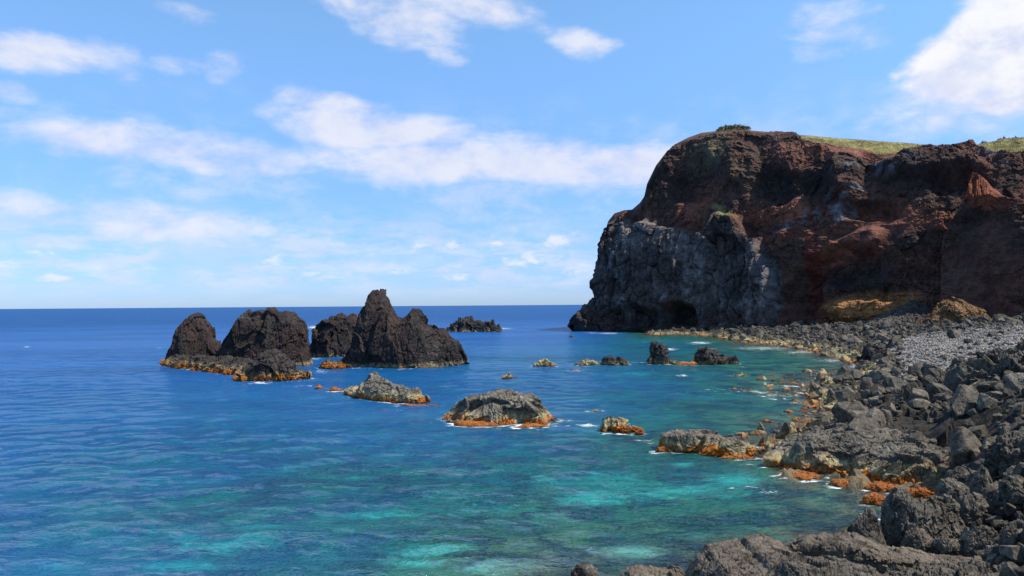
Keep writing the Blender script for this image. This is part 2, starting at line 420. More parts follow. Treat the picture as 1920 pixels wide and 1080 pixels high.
for q in [(-1500, 40, -12), (-1500, 150, -30), (-1500, 15, -6), (200, 22, -5), (600, 20, -4), (0, 12, -3), (700, 12, -2), (-2500, 12, 0), (3000, 260, 16), (1100, 400, -25), (1500, 400, 3), (2000, 330, 7)]:
    cpd(*q)
CP = np.array(CP)
CPX = np.stack([CP[:, 0] * 3.2, CP[:, 1] * 1.0], 1)
def _tps(r2):
    return 0.5 * r2 * np.log(r2 + 1e-12)
_n = len(CP)
_A = np.zeros((_n + 3, _n + 3))
_d2 = ((CPX[:, None] - CPX[None]) ** 2).sum(-1)
_A[:_n, :_n] = _tps(_d2) + np.eye(_n) * 0.002
_A[:_n, _n] = 1; _A[:_n, _n + 1:] = CPX; _A[_n, :_n] = 1; _A[_n + 1:, :_n] = CPX.T
_wt = np.linalg.solve(_A, np.concatenate([CP[:, 2], [0, 0, 0]]))
def base_z(X, Y):
    a = np.clip(np.arctan2(X, Y), -0.95, 1.05); D = np.clip(np.hypot(X, Y), 11, 420)
    U = np.stack([a * 3.2, np.log(D)], 1)
    out = np.empty(len(U))
    for s in range(0, len(U), 20000):
        u = U[s:s + 20000]
        r2 = ((u[:, None] - CPX[None]) ** 2).sum(-1)
        out[s:s + 20000] = _tps(r2) @ _wt[:_n] + _wt[_n] + u @ _wt[_n + 1:]
    out = np.clip(out, -40, 20)
    q = sstep(np.hypot(X, Y), 3, 11)
    return out * q + 10.2 * (1 - q)
def ground_z(X, Y):
    """terrain with rock relief"""
    z = base_z(X, Y)
    P = np.stack([X, Y, np.zeros_like(X)], 1)
    land = sstep(z, -3.5, 0.5)
    D = np.hypot(X, Y)
    z = z - 0.75 * sstep(z, .6, 1.8) * (1 - sstep(D, 40, 55))
    rel = 0.9 * fbm(P / 6.0, 5, 0.55, 3, True) + 0.5 * fbm(P / 1.7, 3, 0.5, 9)
    _, _, v, tl = worley(P / 2.6, 77)
    rel = rel + 0.35 * v + 0.8 * tl
    beach = np.exp(-(((X - 88) / 22) ** 2 + ((Y - 160) / 45) ** 2))
    rel = rel * (0.35 + 0.65 * land) * (1 - 0.85 * beach)
    deep = fbm(P / 11.0, 4, 0.55, 31) * 1.6 * (1 - land)
    return z + rel * 0.75 + deep

# ------------------------------------------------------------------ ground mesh (land + seabed), polar sheet about the viewpoint
def polar(na, r_edges, dense=(-40, 41)):
    a = np.concatenate([np.linspace(-180, dense[0], 26)[:-1], np.linspace(dense[0], dense[1], na), np.linspace(dense[1], 180, 26)[1:]])
    a = np.radians(a)
    A, D = np.meshgrid(a, r_edges, indexing='ij')
    return D * np.sin(A), D * np.cos(A)
rr = np.concatenate([[0.05, 2, 4, 7], np.geomspace(10, 120, 330), np.geomspace(120, 430, 90)[1:]])
X, Y = polar(620, rr)
Z = ground_z(X.ravel(), Y.ravel())
me = mesh_np("ground", np.stack([X.ravel(), Y.ravel(), Z], 1), grid_faces(*X.shape)[:, ::-1])
# bright sand pockets of the seabed, authored where they lie
SAND = [(1230, 915, 150, 22, 1.0), (1130, 935, 110, 20, .9), (1370, 900, 70, 14, .9), (960, 955, 120, 12, .5), (820, 1030, 90, 16, .95), (790, 1052, 70, 14, .8),
                            (700, 965, 100, 9, .65), (420, 1012, 120, 22, .6), (330, 1060, 150, 20, .75), (620, 1045, 60, 14, .55), (900, 1065, 110, 16, .6), (100, 1070, 120, 20, .6),
                            (440, 955, 80, 9, .5), (1310, 1005, 70, 12, .5), (1180, 1035, 90, 12, .6), (1160, 905, 190, 30, .6), (480, 990, 60, 8, .5), (650, 895, 60, 6, .5), (1190, 700, 60, 8, .9), (1330, 690, 70, 7, .5),
                            (1240, 640, 120, 5, .6), (1420, 770, 50, 8, .6), (1440, 800, 50, 7, .7), (1160, 745, 60, 6, .5), (1150, 808, 60, 8, .8), (1040, 790, 50, 5, .6), (930, 678, 60, 4, .5),
                            (1480, 720, 60, 5, .4), (1395, 825, 40, 6, .6), (1280, 872, 30, 6, .9), (560, 880, 80, 5, .3)]
def sand_at(x, y):
    PX, PY = project(np.stack([x, np.maximum(y, 1), 0 * x], 1))
    out = np.zeros(len(x))
    for (cx, cy, rx, ry, w) in SAND:
        out = np.maximum(out, w * np.exp(-(((PX - cx) / rx) ** 2 + ((PY - cy) / ry) ** 2)))
    for (cx, cy, rx, ry, w) in [(1480, 760, 190, 70, .95), (1420, 690, 210, 34, .85), (1540, 700, 100, 40, .7), (1600, 960, 110, 30, .55), (1480, 1010, 160, 26, .4), (1330, 780, 120, 40, .35)]:
        out = out - w * np.exp(-(((PX - cx) / rx) ** 2 + ((PY - cy) / ry) ** 2))
    return np.where(y > 5, out, 0)
sand = sand_at(X.ravel(), Y.ravel())
attr(me, "sand", sand)
def bed_colour(t, pos):
    n2 = t.noise(pos, 4.0, 8, 0.65)
    bed = t.mix(t.ss(t.noise(pos, 0.28, 7, 0.66, .8), 0.42, 0.60), (0.012, 0.022, 0.016), (0.17, 0.13, 0.055))
    sv = t.n('ShaderNodeAttribute', attribute_name='sand').outputs['Fac']
    s = t.ss(t.m('ADD', sv, t.m('MULTIPLY_ADD', t.noise(t.mapv(pos, (.55, 1, 1)), 0.30, 8, 0.70, 0.8), 3.0, -1.60)), 0.10, 1.0)
    return t.mix(s, bed, t.mix(n2, (0.30, 0.32, 0.26), (0.46, 0.47, 0.38)))
def ground_mat():
    m = bpy.data.materials.new("ground_rock_and_sand"); m.use_nodes = True
    t = NT(m.node_tree)
    pos = t.n('ShaderNodeNewGeometry').outputs['Position']
    z = t.n('ShaderNodeSeparateXYZ', {0: pos}).outputs[2]
    n1 = t.noise(pos, 0.7, 8, 0.65, 0.3); n2 = t.noise(pos, 4.0, 8, 0.65)
    land = t.mix(t.ss(t.m('MULTIPLY_ADD', n1, .5, t.m('MULTIPLY', n2, .5)), 0.38, 0.62), (0.014, 0.012, 0.010), (0.065, 0.057, 0.046))
    cc = t.mix(n2, (0.10, 0.085, 0.05), (0.34, 0.28, 0.16))
    zn = t.m('ADD', z, t.m('MULTIPLY_ADD', n1, -1.6, 0.8))
    land = t.mix(t.ss(zn, 1.1, 0.5, 0, .85), land, cc)
    land = t.mix(t.m('MULTIPLY', t.ss(zn, 0.5, 0.2), t.ss(t.noise(pos, .3, 4, .6), .47, .58)), land, t.mix(t.ss(n2, .4, .6), (0.09, 0.03, 0.008), (0.30, 0.085, 0.014)))
    bed = bed_colour(t, pos)
    col = t.mix(t.ss(z, -0.5, 0.1), bed, land)
    bp = t.n('ShaderNodeBump', {'Height': n2, 'Strength': 1.0, 'Distance': 0.3})
    b = t.n('ShaderNodeBsdfPrincipled', {'Base Color': col, 'Roughness': 0.9, 'Normal': bp.outputs[0]})
    b.inputs['Specular IOR Level'].default_value = 0.2
    t.n('ShaderNodeOutputMaterial', {'Surface': b.outputs[0]})
    return m
add_obj("ground", me, ground_mat(), kind='structure', label='dark lava shore running down into the sea')

# ------------------------------------------------------------------ sea
rr = np.concatenate([np.linspace(6, 24, 14)[:-1], np.geomspace(24, 130, 430), np.geomspace(130, 460, 100)[1:], np.geomspace(460, 90000, 50)[1:]])
X, Y = polar(560, rr, (-38, 38))
x, y = X.ravel(), Y.ravel()
D = np.hypot(x, y)
z = np.zeros(len(x))
wr = np.random.default_rng(5)
cell = D * (76 / 560) * math.pi / 180 + D * 0.004
ampf = 0.45 + 0.55 * sstep(fbm(np.stack([x / 30, y / 30, 0 * x], 1), 3, 0.5, 8), -0.4, 0.4)
for k in range(46):
    L = 0.7 * (14.0 ** (k / 45.0))
    th = R(-100 + wr.normal(0, 34))
    kx, ky = math.cos(th) * 2 * math.pi / L, math.sin(th) * 2 * math.pi / L
    fade = sstep(L / cell, 2.5, 5.5)
    ph = kx * x + ky * y + wr.uniform(0, 6.28)
    z += fade * 0.0060 * L ** 0.85 * (np.sin(ph) + 0.25 * np.cos(2 * ph)) * ampf
z *= 1 - sstep(D, 180, 420)
shallow = -base_z(x, y)
z *= 0.45 + 0.55 * sstep(shallow, 0.3, 4)
me = mesh_np("sea", np.stack([x, y, z], 1), grid_faces(*X.shape)[:, ::-1], True)
depth = np.where(D > 420, 40, np.maximum(-ground_z(np.where(D > 420, 100, x), np.where(D > 420, 100, y)), 0))
attr(me, "depth", np.minimum(depth, 40))
PXs, PYs = project(np.stack([x, np.where(y > 1, y, 1), 0 * x], 1))
FOAM = [(1105, 797, 34, 3.5, 1), (1160, 811, 40, 3.5, 1.1), (1212, 829, 22, 5, .8), (1405, 916, 30, 8, .62), (1440, 925, 40, 5, .5), (1700, 925, 50, 7, .95), (1690, 945, 50, 10, .6), (1600, 905, 70, 5, .7),
        (1640, 975, 40, 10, .62), (1600, 968, 30, 8, .5), (592, 614, 18, 3, 1.2), (318, 677, 18, 3, 1), (350, 684, 30, 3, .8), (395, 692, 40, 3, .8), (435, 701, 25, 3.5, .9), (485, 718, 30, 3.5, .95), (590, 672, 16, 3, .8),
        (600, 697, 20, 3, .6), (560, 724, 40, 3, .5), (1110, 624, 14, 2, .7), (1140, 625, 25, 2, .9), (943, 616, 22, 2, .9), (840, 619, 8, 2, .9), (1255, 655, 18, 2.5, 1), (1330, 655, 25, 2.5, .8), (1312, 643, 25, 3, 1), (1430, 653, 60, 4, .8),
        (1505, 660, 40, 4, .8), (1560, 676, 30, 4, .8), (1610, 687, 26, 5, .9), (1480, 725, 30, 2.5, .9), (1540, 700, 18, 2.5, .7), (1280, 704, 12, 2, .9), (1090, 686, 25, 2, .6), (1200, 680, 24, 2, .6),
        (1000, 690, 20, 2, .5), (900, 803, 80, 3, .45), (1060, 800, 16, 2.5, .7), (1445, 872, 40, 6, .6), (1490, 900, 50, 6, .5), (740, 768, 40, 3, .3), (670, 745, 30, 3, .4), (545, 711, 30, 3, .4), (690, 735, 30, 2, .3), (1360, 733, 60, 6, .35), (1450, 745, 60, 6, .4), (1540, 790, 40, 5, .4), (50, 650, 8, 1.5, .8), (300, 652, 12, 1.5, .7)]
foam = np.zeros(len(x))
for (cx, cy, rx, ry, w) in FOAM:
    foam = np.maximum(foam, w * np.exp(-(((PXs - cx) / rx) ** 2 + ((PYs - cy) / ry) ** 2)))
foam = np.where(y > 5, foam, 0)
foam = np.maximum(foam, 0.48 * (1 - sstep(depth, 0.0, 0.4)))
sea_me, sea_x, sea_y, sea_foam = me, x, y, foam
attr(me, "sand", sand_at(x, y))
def sea_mat():
    m = bpy.data.materials.new("sea_water"); m.use_nodes = True
    t = NT(m.node_tree)
    pos = t.n('ShaderNodeNewGeometry').outputs['Position']
    dp = t.n('ShaderNodeAttribute', attribute_name='depth').outputs['Fac']
    fo = t.n('ShaderNodeAttribute', attribute_name='foam').outputs['Fac']
    dist = t.n('ShaderNodeVectorMath', {0: pos}, operation='LENGTH').outputs['Value']
    far = t.ss(dist, 150, 900)
    p1 = t.mapv(pos, (.55, 1, 1), (0, 0, 0), (0, 0, R(8)))
    def crest(sc, dt, amp):     # sharp crests over rounded troughs
        return t.m('MULTIPLY', t.m('ABSOLUTE', t.m('SUBTRACT', t.noise(p1, sc, dt, 0.6, 0.5), 0.5)), -amp)
    h = t.m('ADD', t.m('MULTIPLY', t.noise(p1, 5.0, 3, 0.62, 0.4), 0.08), crest(2.2, 3, 0.50))
    h = t.m('ADD', h, crest(0.75, 4, 0.95))
    h = t.m('ADD', h, t.m('MULTIPLY', t.noise(p1, 0.2, 4, 0.6, 0.3), t.ss(dist, 60, 200, 0.3, 1.8)))
    h = t.m('ADD', h, t.m('MULTIPLY', t.noise(p1, 0.035, 4, 0.6, 0.3), t.ss(dist, 150, 600, 0.0, 3.5)))
    gust = t.ss(t.noise(t.mapv(pos, (.35, 1, 1)), 0.028, 5, 0.6, .4), 0.38, 0.62, 0.55, 1.15)
    bp = t.n('ShaderNodeBump', {'Height': h, 'Strength': gust, 'Distance': 1.0})
    nrm = bp.outputs[0]
    # what the water itself scatters back, growing with depth: turquoise over shallows, blue over the deep
    body = t.mix(t.ss(dp, 1.5, 7.5), (0.004, 0.095, 0.135), (0.002, 0.106, 0.31))
    body = t.mix(t.ss(dp, 7.0, 18.0), body, (0.002, 0.095, 0.33))
    body = t.mix(t.ss(dist, 260, 700), body, (0.002, 0.072, 0.235))
    body = t.mix(1.0, body, t.mix(t.noise(t.mapv(pos, (.4, 1, 1)), 0.05, 5, 0.6), (.55, .66, .74), (1.2, 1.12, 1.08)), 'MULTIPLY')
    # the bottom as seen down through the ripples, filtered by the depth of water over it
    wob = t.n('ShaderNodeVectorMath', {0: t.noise(p1, 1.1, 4, 0.6, 0.4, out=1), 1: (0.5, 0.5, 0.5)}, operation='SUBTRACT').outputs[0]
    wob = t.n('ShaderNodeVectorMath', {0: wob, 1: (5.0, 5.0, 0)}, operation='MULTIPLY').outputs[0]
    bpos = t.n('ShaderNodeVectorMath', {0: pos, 1: wob}, operation='ADD').outputs[0]
    bed = bed_colour(t, bpos)
    kr = t.m('POWER', 2.718, t.m('MULTIPLY', dp, -1.0))
    kg = t.m('POWER', 2.718, t.m('MULTIPLY', dp, -0.165))
    kb = t.m('POWER', 2.718, t.m('MULTIPLY', dp, -0.175))
    tint = t.n('ShaderNodeCombineColor', {0: kr, 1: kg, 2: kb}).outputs[0]
    seen = t.mix(1.0, bed, tint, 'MULTIPLY')
    thick = t.m('SUBTRACT', 1.0, t.m('POWER', 2.718, t.m('MULTIPLY', dp, -0.13)))
    body = t.mix(1.0, t.mix(1.0, body, t.n('ShaderNodeCombineColor', {0: thick, 1: thick, 2: thick}).outputs[0], 'MULTIPLY'), seen, 'ADD')
    tr = t.n('ShaderNodeBsdfTransparent', {'Color': (.85, .95, .95, 1)})
    df = t.n('ShaderNodeBsdfDiffuse', {'Color': body, 'Normal': nrm})
    opac = t.ss(dp, 0.0, 1.5, 0.25, 1.0)
    inner = t.n('ShaderNodeMixShader', {0: opac, 1: tr.outputs[0], 2: df.outputs[0]})
    gl = t.n('ShaderNodeBsdfGlossy', {'Color': (1, 1, 1, 1), 'Roughness': t.ss(dist, 40, 500, 0.05, 0.22), 'Normal': nrm})
    fr = t.n('ShaderNodeFresnel', {'IOR': 1.333, 'Normal': nrm}).outputs[0]
    fr = t.m('MULTIPLY', fr, t.ss(dist, 60, 700, 0.27, 0.14))
    wat = t.n('ShaderNodeMixShader', {0: fr, 1: inner.outputs[0], 2: gl.outputs[0]})
    fn = t.noise(t.mapv(pos, (.6, 1, 1)), 1.3, 8, 0.72, 0.8)
    fm = t.ss(t.m('ADD', fo, t.m('MULTIPLY_ADD', fn, 5.0, -3.05)), 0.05, 0.85, 0, .88)
    fm = t.m('MULTIPLY', fm, t.ss(fo, 0.03, 0.2))
    wc = t.ss(t.noise(t.mapv(pos, (.30, 1.0, 1)), 0.10, 6, 0.66, 0.2), 0.70, 0.745)
    wc = t.m('MULTIPLY', wc, t.m('MULTIPLY', t.ss(dist, 350, 900), 0.75))
    fm = t.m('MAXIMUM', fm, wc)
    fd = t.n('ShaderNodeBsdfDiffuse', {'Color': (0.78, 0.82, 0.84, 1)})
    out = t.n('ShaderNodeMixShader', {0: fm, 1: wat.outputs[0], 2: fd.outputs[0]})
    t.n('ShaderNodeOutputMaterial', {'Surface': out.outputs[0]})
    return m
add_obj("sea", me, sea_mat(), kind='structure', label='blue and turquoise rippled sea')

# ------------------------------------------------------------------ rocks swept along their outline
def resample(pts, n):
    pts = np.array(pts, float)
    s = np.concatenate([[0], np.cumsum(np.hypot(*np.diff(pts, axis=0).T))])
    u = np.linspace(0, s[-1], n)
    return np.stack([np.interp(u, s, pts[:, k]) for k in range(pts.shape[1])], 1)
def cut_planes(V, seed, k, q=(0.86, 0.975), keep=0.12, face=False):
    g_ = np.random.default_rng(seed * 7 + 1)
    c = V.mean(0)
    for _ in range(k):
        n_ = np.array([g_.normal(), -abs(g_.normal()) if g_.uniform() < .75 else g_.normal(), .35 + .6 * abs(g_.normal())])
        if face: n_ = np.array([g_.normal() * .75, -1, .1 + .12 * g_.normal()]); n_ /= np.linalg.norm(n_)
        d_ = (V - c) @ n_
        h_ = np.quantile(d_, g_.uniform(*q))
        ex = np.maximum(d_ - h_, 0)
        V = V - n_ * (ex * (1 - keep))[:, None]
    return V
RINGS = []
def outline_rock(name, out, D, zb=0.0, w=3.0, p=2.2, nu=200, nv=90, seed=1, amp=1.0, size=None, mat=None, label=None, cat='rock', group=None,
                 back=0.45, lean=0.0, blocky=1.0, pits=0.0, stretch=1.0, smooth=False, kind=None, skirt=3.0, cuts=7, face=True):
    """out: outline points (photo px); D: distance of the rock's middle plane (or a pair, left and right end)"""
    if not isinstance(D, tuple): D = (D, D)
    O = resample(out, nu)
    x0, x1 = O[0, 0], O[-1, 0]
    tt = np.clip((O[:, 0] - x0) / (x1 - x0), 0, 1)
    A = np.array([at_d(a, b, D[0] + (D[1] - D[0]) * q) for (a, b), q in zip(O, tt)])
    A[:, 2] = np.maximum(A[:, 2], zb + 0.02)
    P0, P1 = A[0].copy(), A[-1].copy()
    ax = (P1 - P0)[:2]; Lx = np.linalg.norm(ax); ax = ax / Lx
    dep = np.array([-ax[1], ax[0]])          # pointing away from the camera
    along = (A[:, :2] - P0[:2]) @ ax
    lin = np.linspace(0, Lx, nu)
    B = P0[:2] + (0.75 * along + 0.25 * lin)[:, None] * ax
    f = np.clip(((B - P0[:2]) @ ax) / Lx, 0, 1)
    wy = w * np.sqrt(np.clip(1 - (2 * f - 1) ** 2 * 0.985, 0, 1)) ** 0.8
    wy = wy * (1 + 0.22 * fbm(np.stack([f * 5, 0 * f + seed, 0 * f], 1), 3, 0.5, seed))
    H = max(A[:, 2].max() - zb, 0.3)
    # cross section, evenly sampled
    th = np.linspace(0, math.pi, 400)
    cy = np.sign(np.cos(th)) * np.abs(np.cos(th)) ** (2 / p); cz = np.abs(np.sin(th)) ** (2 / p)
    s = np.concatenate([[0], np.cumsum(np.hypot(np.diff(cy) * w, np.diff(cz) * H * 0.8))])
    # two thirds of the rings on the seaward side
    q = np.linspace(0, 1, nv) ** 1.25
    cy = np.interp(q * s[-1], s, cy); cz = np.interp(q * s[-1], s, cz)
    nsk = 5
    cyf = np.concatenate([np.full(nsk, 1.0), cy, np.full(nsk, -1.0)])
    czf = np.concatenate([np.zeros(nsk), cz, np.zeros(nsk)])
    sk = np.concatenate([np.linspace(skirt, skirt / nsk, nsk), np.zeros(nv), np.linspace(skirt / nsk, skirt, nsk)])
    yy = -cyf[None] * wy[:, None]
    yy = np.where(yy > 0, yy * back, yy)
    XY = B[:, None, :] + (A[:, :2] - B)[:, None, :] * czf[None, :, None] + dep * yy[..., None]
    XY = XY + dep * lean * czf[None, :, None] * H
    XY = B[:, None, :] + (XY - B[:, None, :]) * (1 + .45 * sk / skirt)[None, :, None]
    ZZ = zb + (A[:, 2] - zb)[:, None] * czf[None] - sk[None]
    if zb == 0: RINGS.append(np.concatenate([B - dep * wy[:, None], B + dep * wy[:, None] * back]))
    G = np.concatenate([XY, ZZ[..., None]], 2)
    if cuts:
        G = cut_planes(G.reshape(-1, 3), seed, cuts, face=face).reshape(G.shape)
    N = grid_normals(G)
    if size is None: size = 0.55 * min(Lx, 2.2 * H + w)
    Q = G.reshape(-1, 3) * np.array([1, 1, 1 / stretch])
    d = crag(Q, size, seed, blocky, pits)
    d = (d - np.percentile(d, 62)) * size * amp
    # orientation: normals must look outward
    cen = G.reshape(-1, 3).mean(0)
    Nn = N.reshape(-1, 3)
    if np.mean(((G.reshape(-1, 3) - cen) * Nn).sum(1)) < 0:
        Nn = -Nn; flip = True
    else:
        flip = False
    V = G.reshape(-1, 3) + Nn * d[:, None]
    F = grid_faces(*G.shape[:2])
    if flip: F = F[:, ::-1]
    org = np.array([cen[0], cen[1], zb])
    me = mesh_np(name, V - org, F, smooth)
    o = add_obj(name, me, mat, label, cat, group, kind)
    o.location = org
    return o

GS = 'lava sea stacks standing off the shore'
outline_rock("sea_stack", [(306, 678), (317, 658), (335, 635), (337, 612), (348, 604), (357, 589), (372, 585), (387, 594), (397, 613), (401, 632), (408, 638), (413, 653), (428, 680)],
             163, 0, 5.5, 1.9, 170, 110, 21, .34, size=5, mat=M_STACK, stretch=1.5, group=GS,
             label='narrow pointed dark stack at the left end of the row', cat='sea stack')
outline_rock("sea_stack", [(398, 684), (413, 657), (427, 642), (447, 613), (453, 598), (467, 583), (480, 588), (493, 583), (507, 588), (511, 578), (518, 580), (525, 588), (543, 584), (558, 591), (572, 602),
                           (577, 617), (575, 650), (582, 672), (588, 684)], 155, 0, 7.5, 2.6, 240, 130, 35, .36, size=6, mat=M_STACK, stretch=1.7, group=GS,
             label='broad flat-topped dark stack with a notched crest, beside the narrow pointed one', cat='sea stack')
outline_rock("sea_rock", [(455, 706), (464, 690), (477, 677), (497, 664), (513, 657), (527, 662), (537, 676), (548, 682), (563, 692), (580, 697), (588, 703)],
             124, 0, 3.6, 1.9, 170, 90, 47, .6, mat=M_LEDGE, label='pyramid-shaped grey brown rock with an orange foot in front of the broad stack', cat='rock')
outline_rock("rock_ledge", [(312, 676), (335, 668), (380, 669), (430, 671), (470, 678), (500, 688), (525, 700)],
             (160, 127), 0, 3.6, 2.4, 220, 60, 51, .8, size=3.0, mat=M_LEDGE, label='low orange weed-covered ledge joining the feet of the two left stacks', cat='rock ledge')
outline_rock("sea_stack", [(576, 668), (585, 643), (592, 617), (601, 608), (613, 602), (627, 595), (640, 589), (650, 595), (663, 588), (672, 600), (680, 630), (700, 668)],
             182, 0, 7.0, 2.2, 180, 110, 63, .5, size=6, mat=M_STACK, stretch=1.5, group=GS,
             label='shorter dark stack half hidden behind the tallest twin-peaked one', cat='sea stack')
outline_rock("sea_stack", [(640, 680), (653, 660), (664, 645), (671, 617), (675, 592), (681, 576), (690, 572), (693, 553), (702, 545), (722, 545), (728, 557), (735, 570), (741, 580), (746, 592), (756, 596), (767, 588),
                           (775, 577), (787, 579), (793, 590), (800, 606), (820, 612), (837, 620), (847, 632), (858, 640), (864, 656), (877, 680)],
             152, 0, 8.5, 1.9, 300, 150, 71, .36, size=6, mat=M_STACK, stretch=1.6, group=GS,
             label='tallest dark stack with a tower peak and a lower second peak', cat='sea stack')
outline_rock("sea_rock", [(598, 683), (606, 677), (616, 672), (630, 677), (645, 680), (658, 684)], 146, 0, 1.5, 2, 90, 50, 81, .6, mat=M_LEDGE,
             label='low orange crusted rock awash at the left foot of the tallest stack')
outline_rock("sea_rock", [(840, 620), (847, 605), (863, 600), (887, 602), (902, 598), (909, 607), (915, 619)], 345, 0, 8, 2.6, 130, 60, 91, 1, mat=M_FAR,
             label='long low dark rock out at sea behind the stacks')
outline_rock("sea_rock", [(909, 619), (912, 611), (917, 603), (925, 600), (930, 610), (943, 617)], 342, 0, 4, 2.2, 80, 50, 93, 1, mat=M_FAR,
             label='small peaked dark rock touching the right end of the long one at sea')
outline_rock("sea_rock", [(650, 742), (656, 723), (668, 724), (680, 727), (687, 723), (693, 708), (703, 700), (712, 706), (720, 711), (740, 720), (760, 728), (781, 728), (784, 741), (797, 744), (800, 754), (817, 758), (824, 767)],
             (103, 91), 0, 2.6, 1.7, 240, 100, 101, .42, size=2.4, mat=M_MID, label='jagged fin-shaped grey rock stepping down to an orange tail', cat='rock')
outline_rock("sea_rock", [(835, 790), (845, 767), (863, 750), (877, 742), (907, 738), (933, 734), (967, 735), (985, 741), (992, 736), (1007, 750), (1022, 766), (1029, 782), (1042, 790), (1049, 800)],
             (80.5, 77.5), 0, 4.2, 2.5, 260, 130, 111, .40, size=3.0, face=False, cuts=5, mat=M_MID, label='big dome-shaped grey rock with an orange weed skirt in mid bay', cat='rock')
outline_rock("sea_rock", [(1122, 803), (1137, 786), (1153, 782), (1167, 785), (1180, 797), (1193, 803), (1205, 811)], (72.5, 71), 0, 1.6, 2, 130, 80, 121, .8, mat=M_MID,
             label='small humped rock with orange weed and surf, right of the big domed rock')
outline_rock("sea_rock", [(1232, 842), (1240, 813), (1253, 810), (1287, 809), (1320, 808), (1345, 811), (1362, 822), (1372, 845)], (62.5, 62), 0, 2.1, 3.6, 180, 100, 131, .34, size=2.4,
             mat=M_MID, label='cracked square-ended grey block at the tip of the lava spit')
outline_rock("sea_rock", [(1308, 855), (1330, 833), (1350, 819), (1380, 815), (1400, 826), (1416, 842), (1430, 858)], (60.5, 60), 0, 2.2, 2.1, 160, 100, 137, .38, size=2.2,
             mat=M_MID, label='rounded pale grey rock leaning on the square-ended block of the spit')
outline_rock("rock_ledge", [(1405, 860), (1420, 838), (1440, 834), (1462, 838), (1475, 850)], 62, 0, 1.5, 2.5, 90, 50, 141, .8, size=1.6, mat=M_CREAMY,
             label='low cream crusted ledge tying the spit rocks to the shore', cat='rock ledge')
SG = 'small rocks breaking the surface of the bay'
for i, (ol, D, w, mt, lb) in enumerate([
    ([(1001, 688), (1013, 680), (1027, 674), (1035, 680), (1044, 687)], 148, 2, M_CREAMY, 'low wedge rock alone in the water left of the boulder pair'),
    ([(1078, 686), (1088, 682), (1097, 675), (1110, 673), (1120, 678), (1130, 687)], 150, 2, M_CREAMY, 'low brown rock joined to the left of a rounder dark boulder'),
    ([(1126, 688), (1132, 668), (1143, 668), (1153, 669), (1167, 673), (1178, 686)], 149, 2.2, M_FAR, 'rounded dark boulder on the right of a low brown rock'),
    ([(1214, 686), (1216, 658), (1222, 643), (1237, 643), (1247, 655), (1250, 674), (1267, 678), (1275, 684)], 150, 1.9, M_FAR, 'upright pillar rock standing at the left end of a weedy shelf'),
    ([(1296, 686), (1302, 663), (1313, 656), (1340, 655), (1353, 662), (1367, 663), (1382, 672), (1386, 685)], 150, 2.6, M_FAR, 'long low dark block at the right end of a weedy shelf'),
    ([(1262, 685), (1270, 681), (1285, 678), (1300, 680), (1312, 685)], 148, 1.6, M_KELP, 'orange weedy shelf between the pillar rock and the long block'),
    ([(936, 712), (945, 706), (953, 700), (961, 706), (970, 712)], 124, 1.3, M_CREAMY, 'tiny pale pointed rock alone behind the big domed rock'),
    ([(1103, 777), (1110, 771), (1118, 771), (1128, 777)], 84.5, .8, M_CREAMY, 'tiny yellowish stone just above the humped rock in the surf'),
    ([(1070, 698), (1080, 694), (1090, 695), (1096, 698)], 136, 1, M_KELP, 'flat orange weed patch below the low brown rock'),
    ([(1373, 709), (1383, 704), (1391, 700), (1400, 708)], 124, 1.2, M_CREAMY, 'small tan rock with a pale tip in the lagoon below the long block'),
    ([(1374, 741), (1390, 735), (1400, 731), (1408, 741)], 104, 1.1, M_CREAMY, 'small humped tan rock at the left of the lagoon shoal'),
    ([(1412, 743), (1428, 738), (1448, 738), (1456, 743)], 101, 1.0, M_CREAMY, 'flat tan rock just left of the first shoal ledge'),
    ([(1436, 753), (1455, 747), (1480, 746), (1497, 752)], 97, 1.4, M_CREAMY, 'long flat cream ledge barely above the lagoon'),
    ([(1484, 766), (1500, 757), (1520, 754), (1536, 764)], 90, 1.3, M_CREAMY, 'low yellow mound on the lagoon shoal nearest the long cream ledge'),
    ([(1500, 750), (1515, 736), (1535, 729), (1560, 726), (1585, 728), (1610, 745)], 100, 2.6, M_CREAMY, 'wide knobbly brown rock spreading into the lagoon'),
    ([(1553, 784), (1563, 766), (1580, 758), (1598, 762), (1608, 782)], 81, 1.6, M_CREAMY, 'yellow brown weedy rock beside the light grey shore boulder'),
    ([(1520, 793), (1535, 787), (1550, 786), (1564, 793)], 77, .9, M_KELP, 'flat orange rock awash at the head of the inlet'),
    ([(1533, 712), (1542, 706), (1554, 707), (1563, 712)], 120, 1.2, M_CREAMY, 'little tan rock in the shallows before the pebble beach'),
    ([(590, 727), (597, 722), (607, 727)], 110, .8, M_KELP, 'tiny orange tip left of the jagged fin rock'),
    ([(614, 732), (626, 726), (643, 732)], 107, .9, M_KELP, 'orange weed hump between tiny orange tip and jagged fin rock'),
    ([(1066, 633), (1071, 627), (1079, 632)], 278, 1.2, M_FAR, 'tiny dark rock afloat off the foot of the headland'),
    ([(1048, 790), (1056, 787), (1065, 790)], 78, .5, M_KELP, 'small red weed tip beside the tail of the big domed rock'),
    ([(1190, 812), (1195, 803), (1203, 804), (1208, 812)], 69.5, .5, M_KELP, 'orange knob at the right foot of the humped surf rock')]):
    outline_rock("sea_rock", ol, D, 0, w, 2.0, 80, 50, 150 + i, .8, mat=mt, label=lb, group=SG)

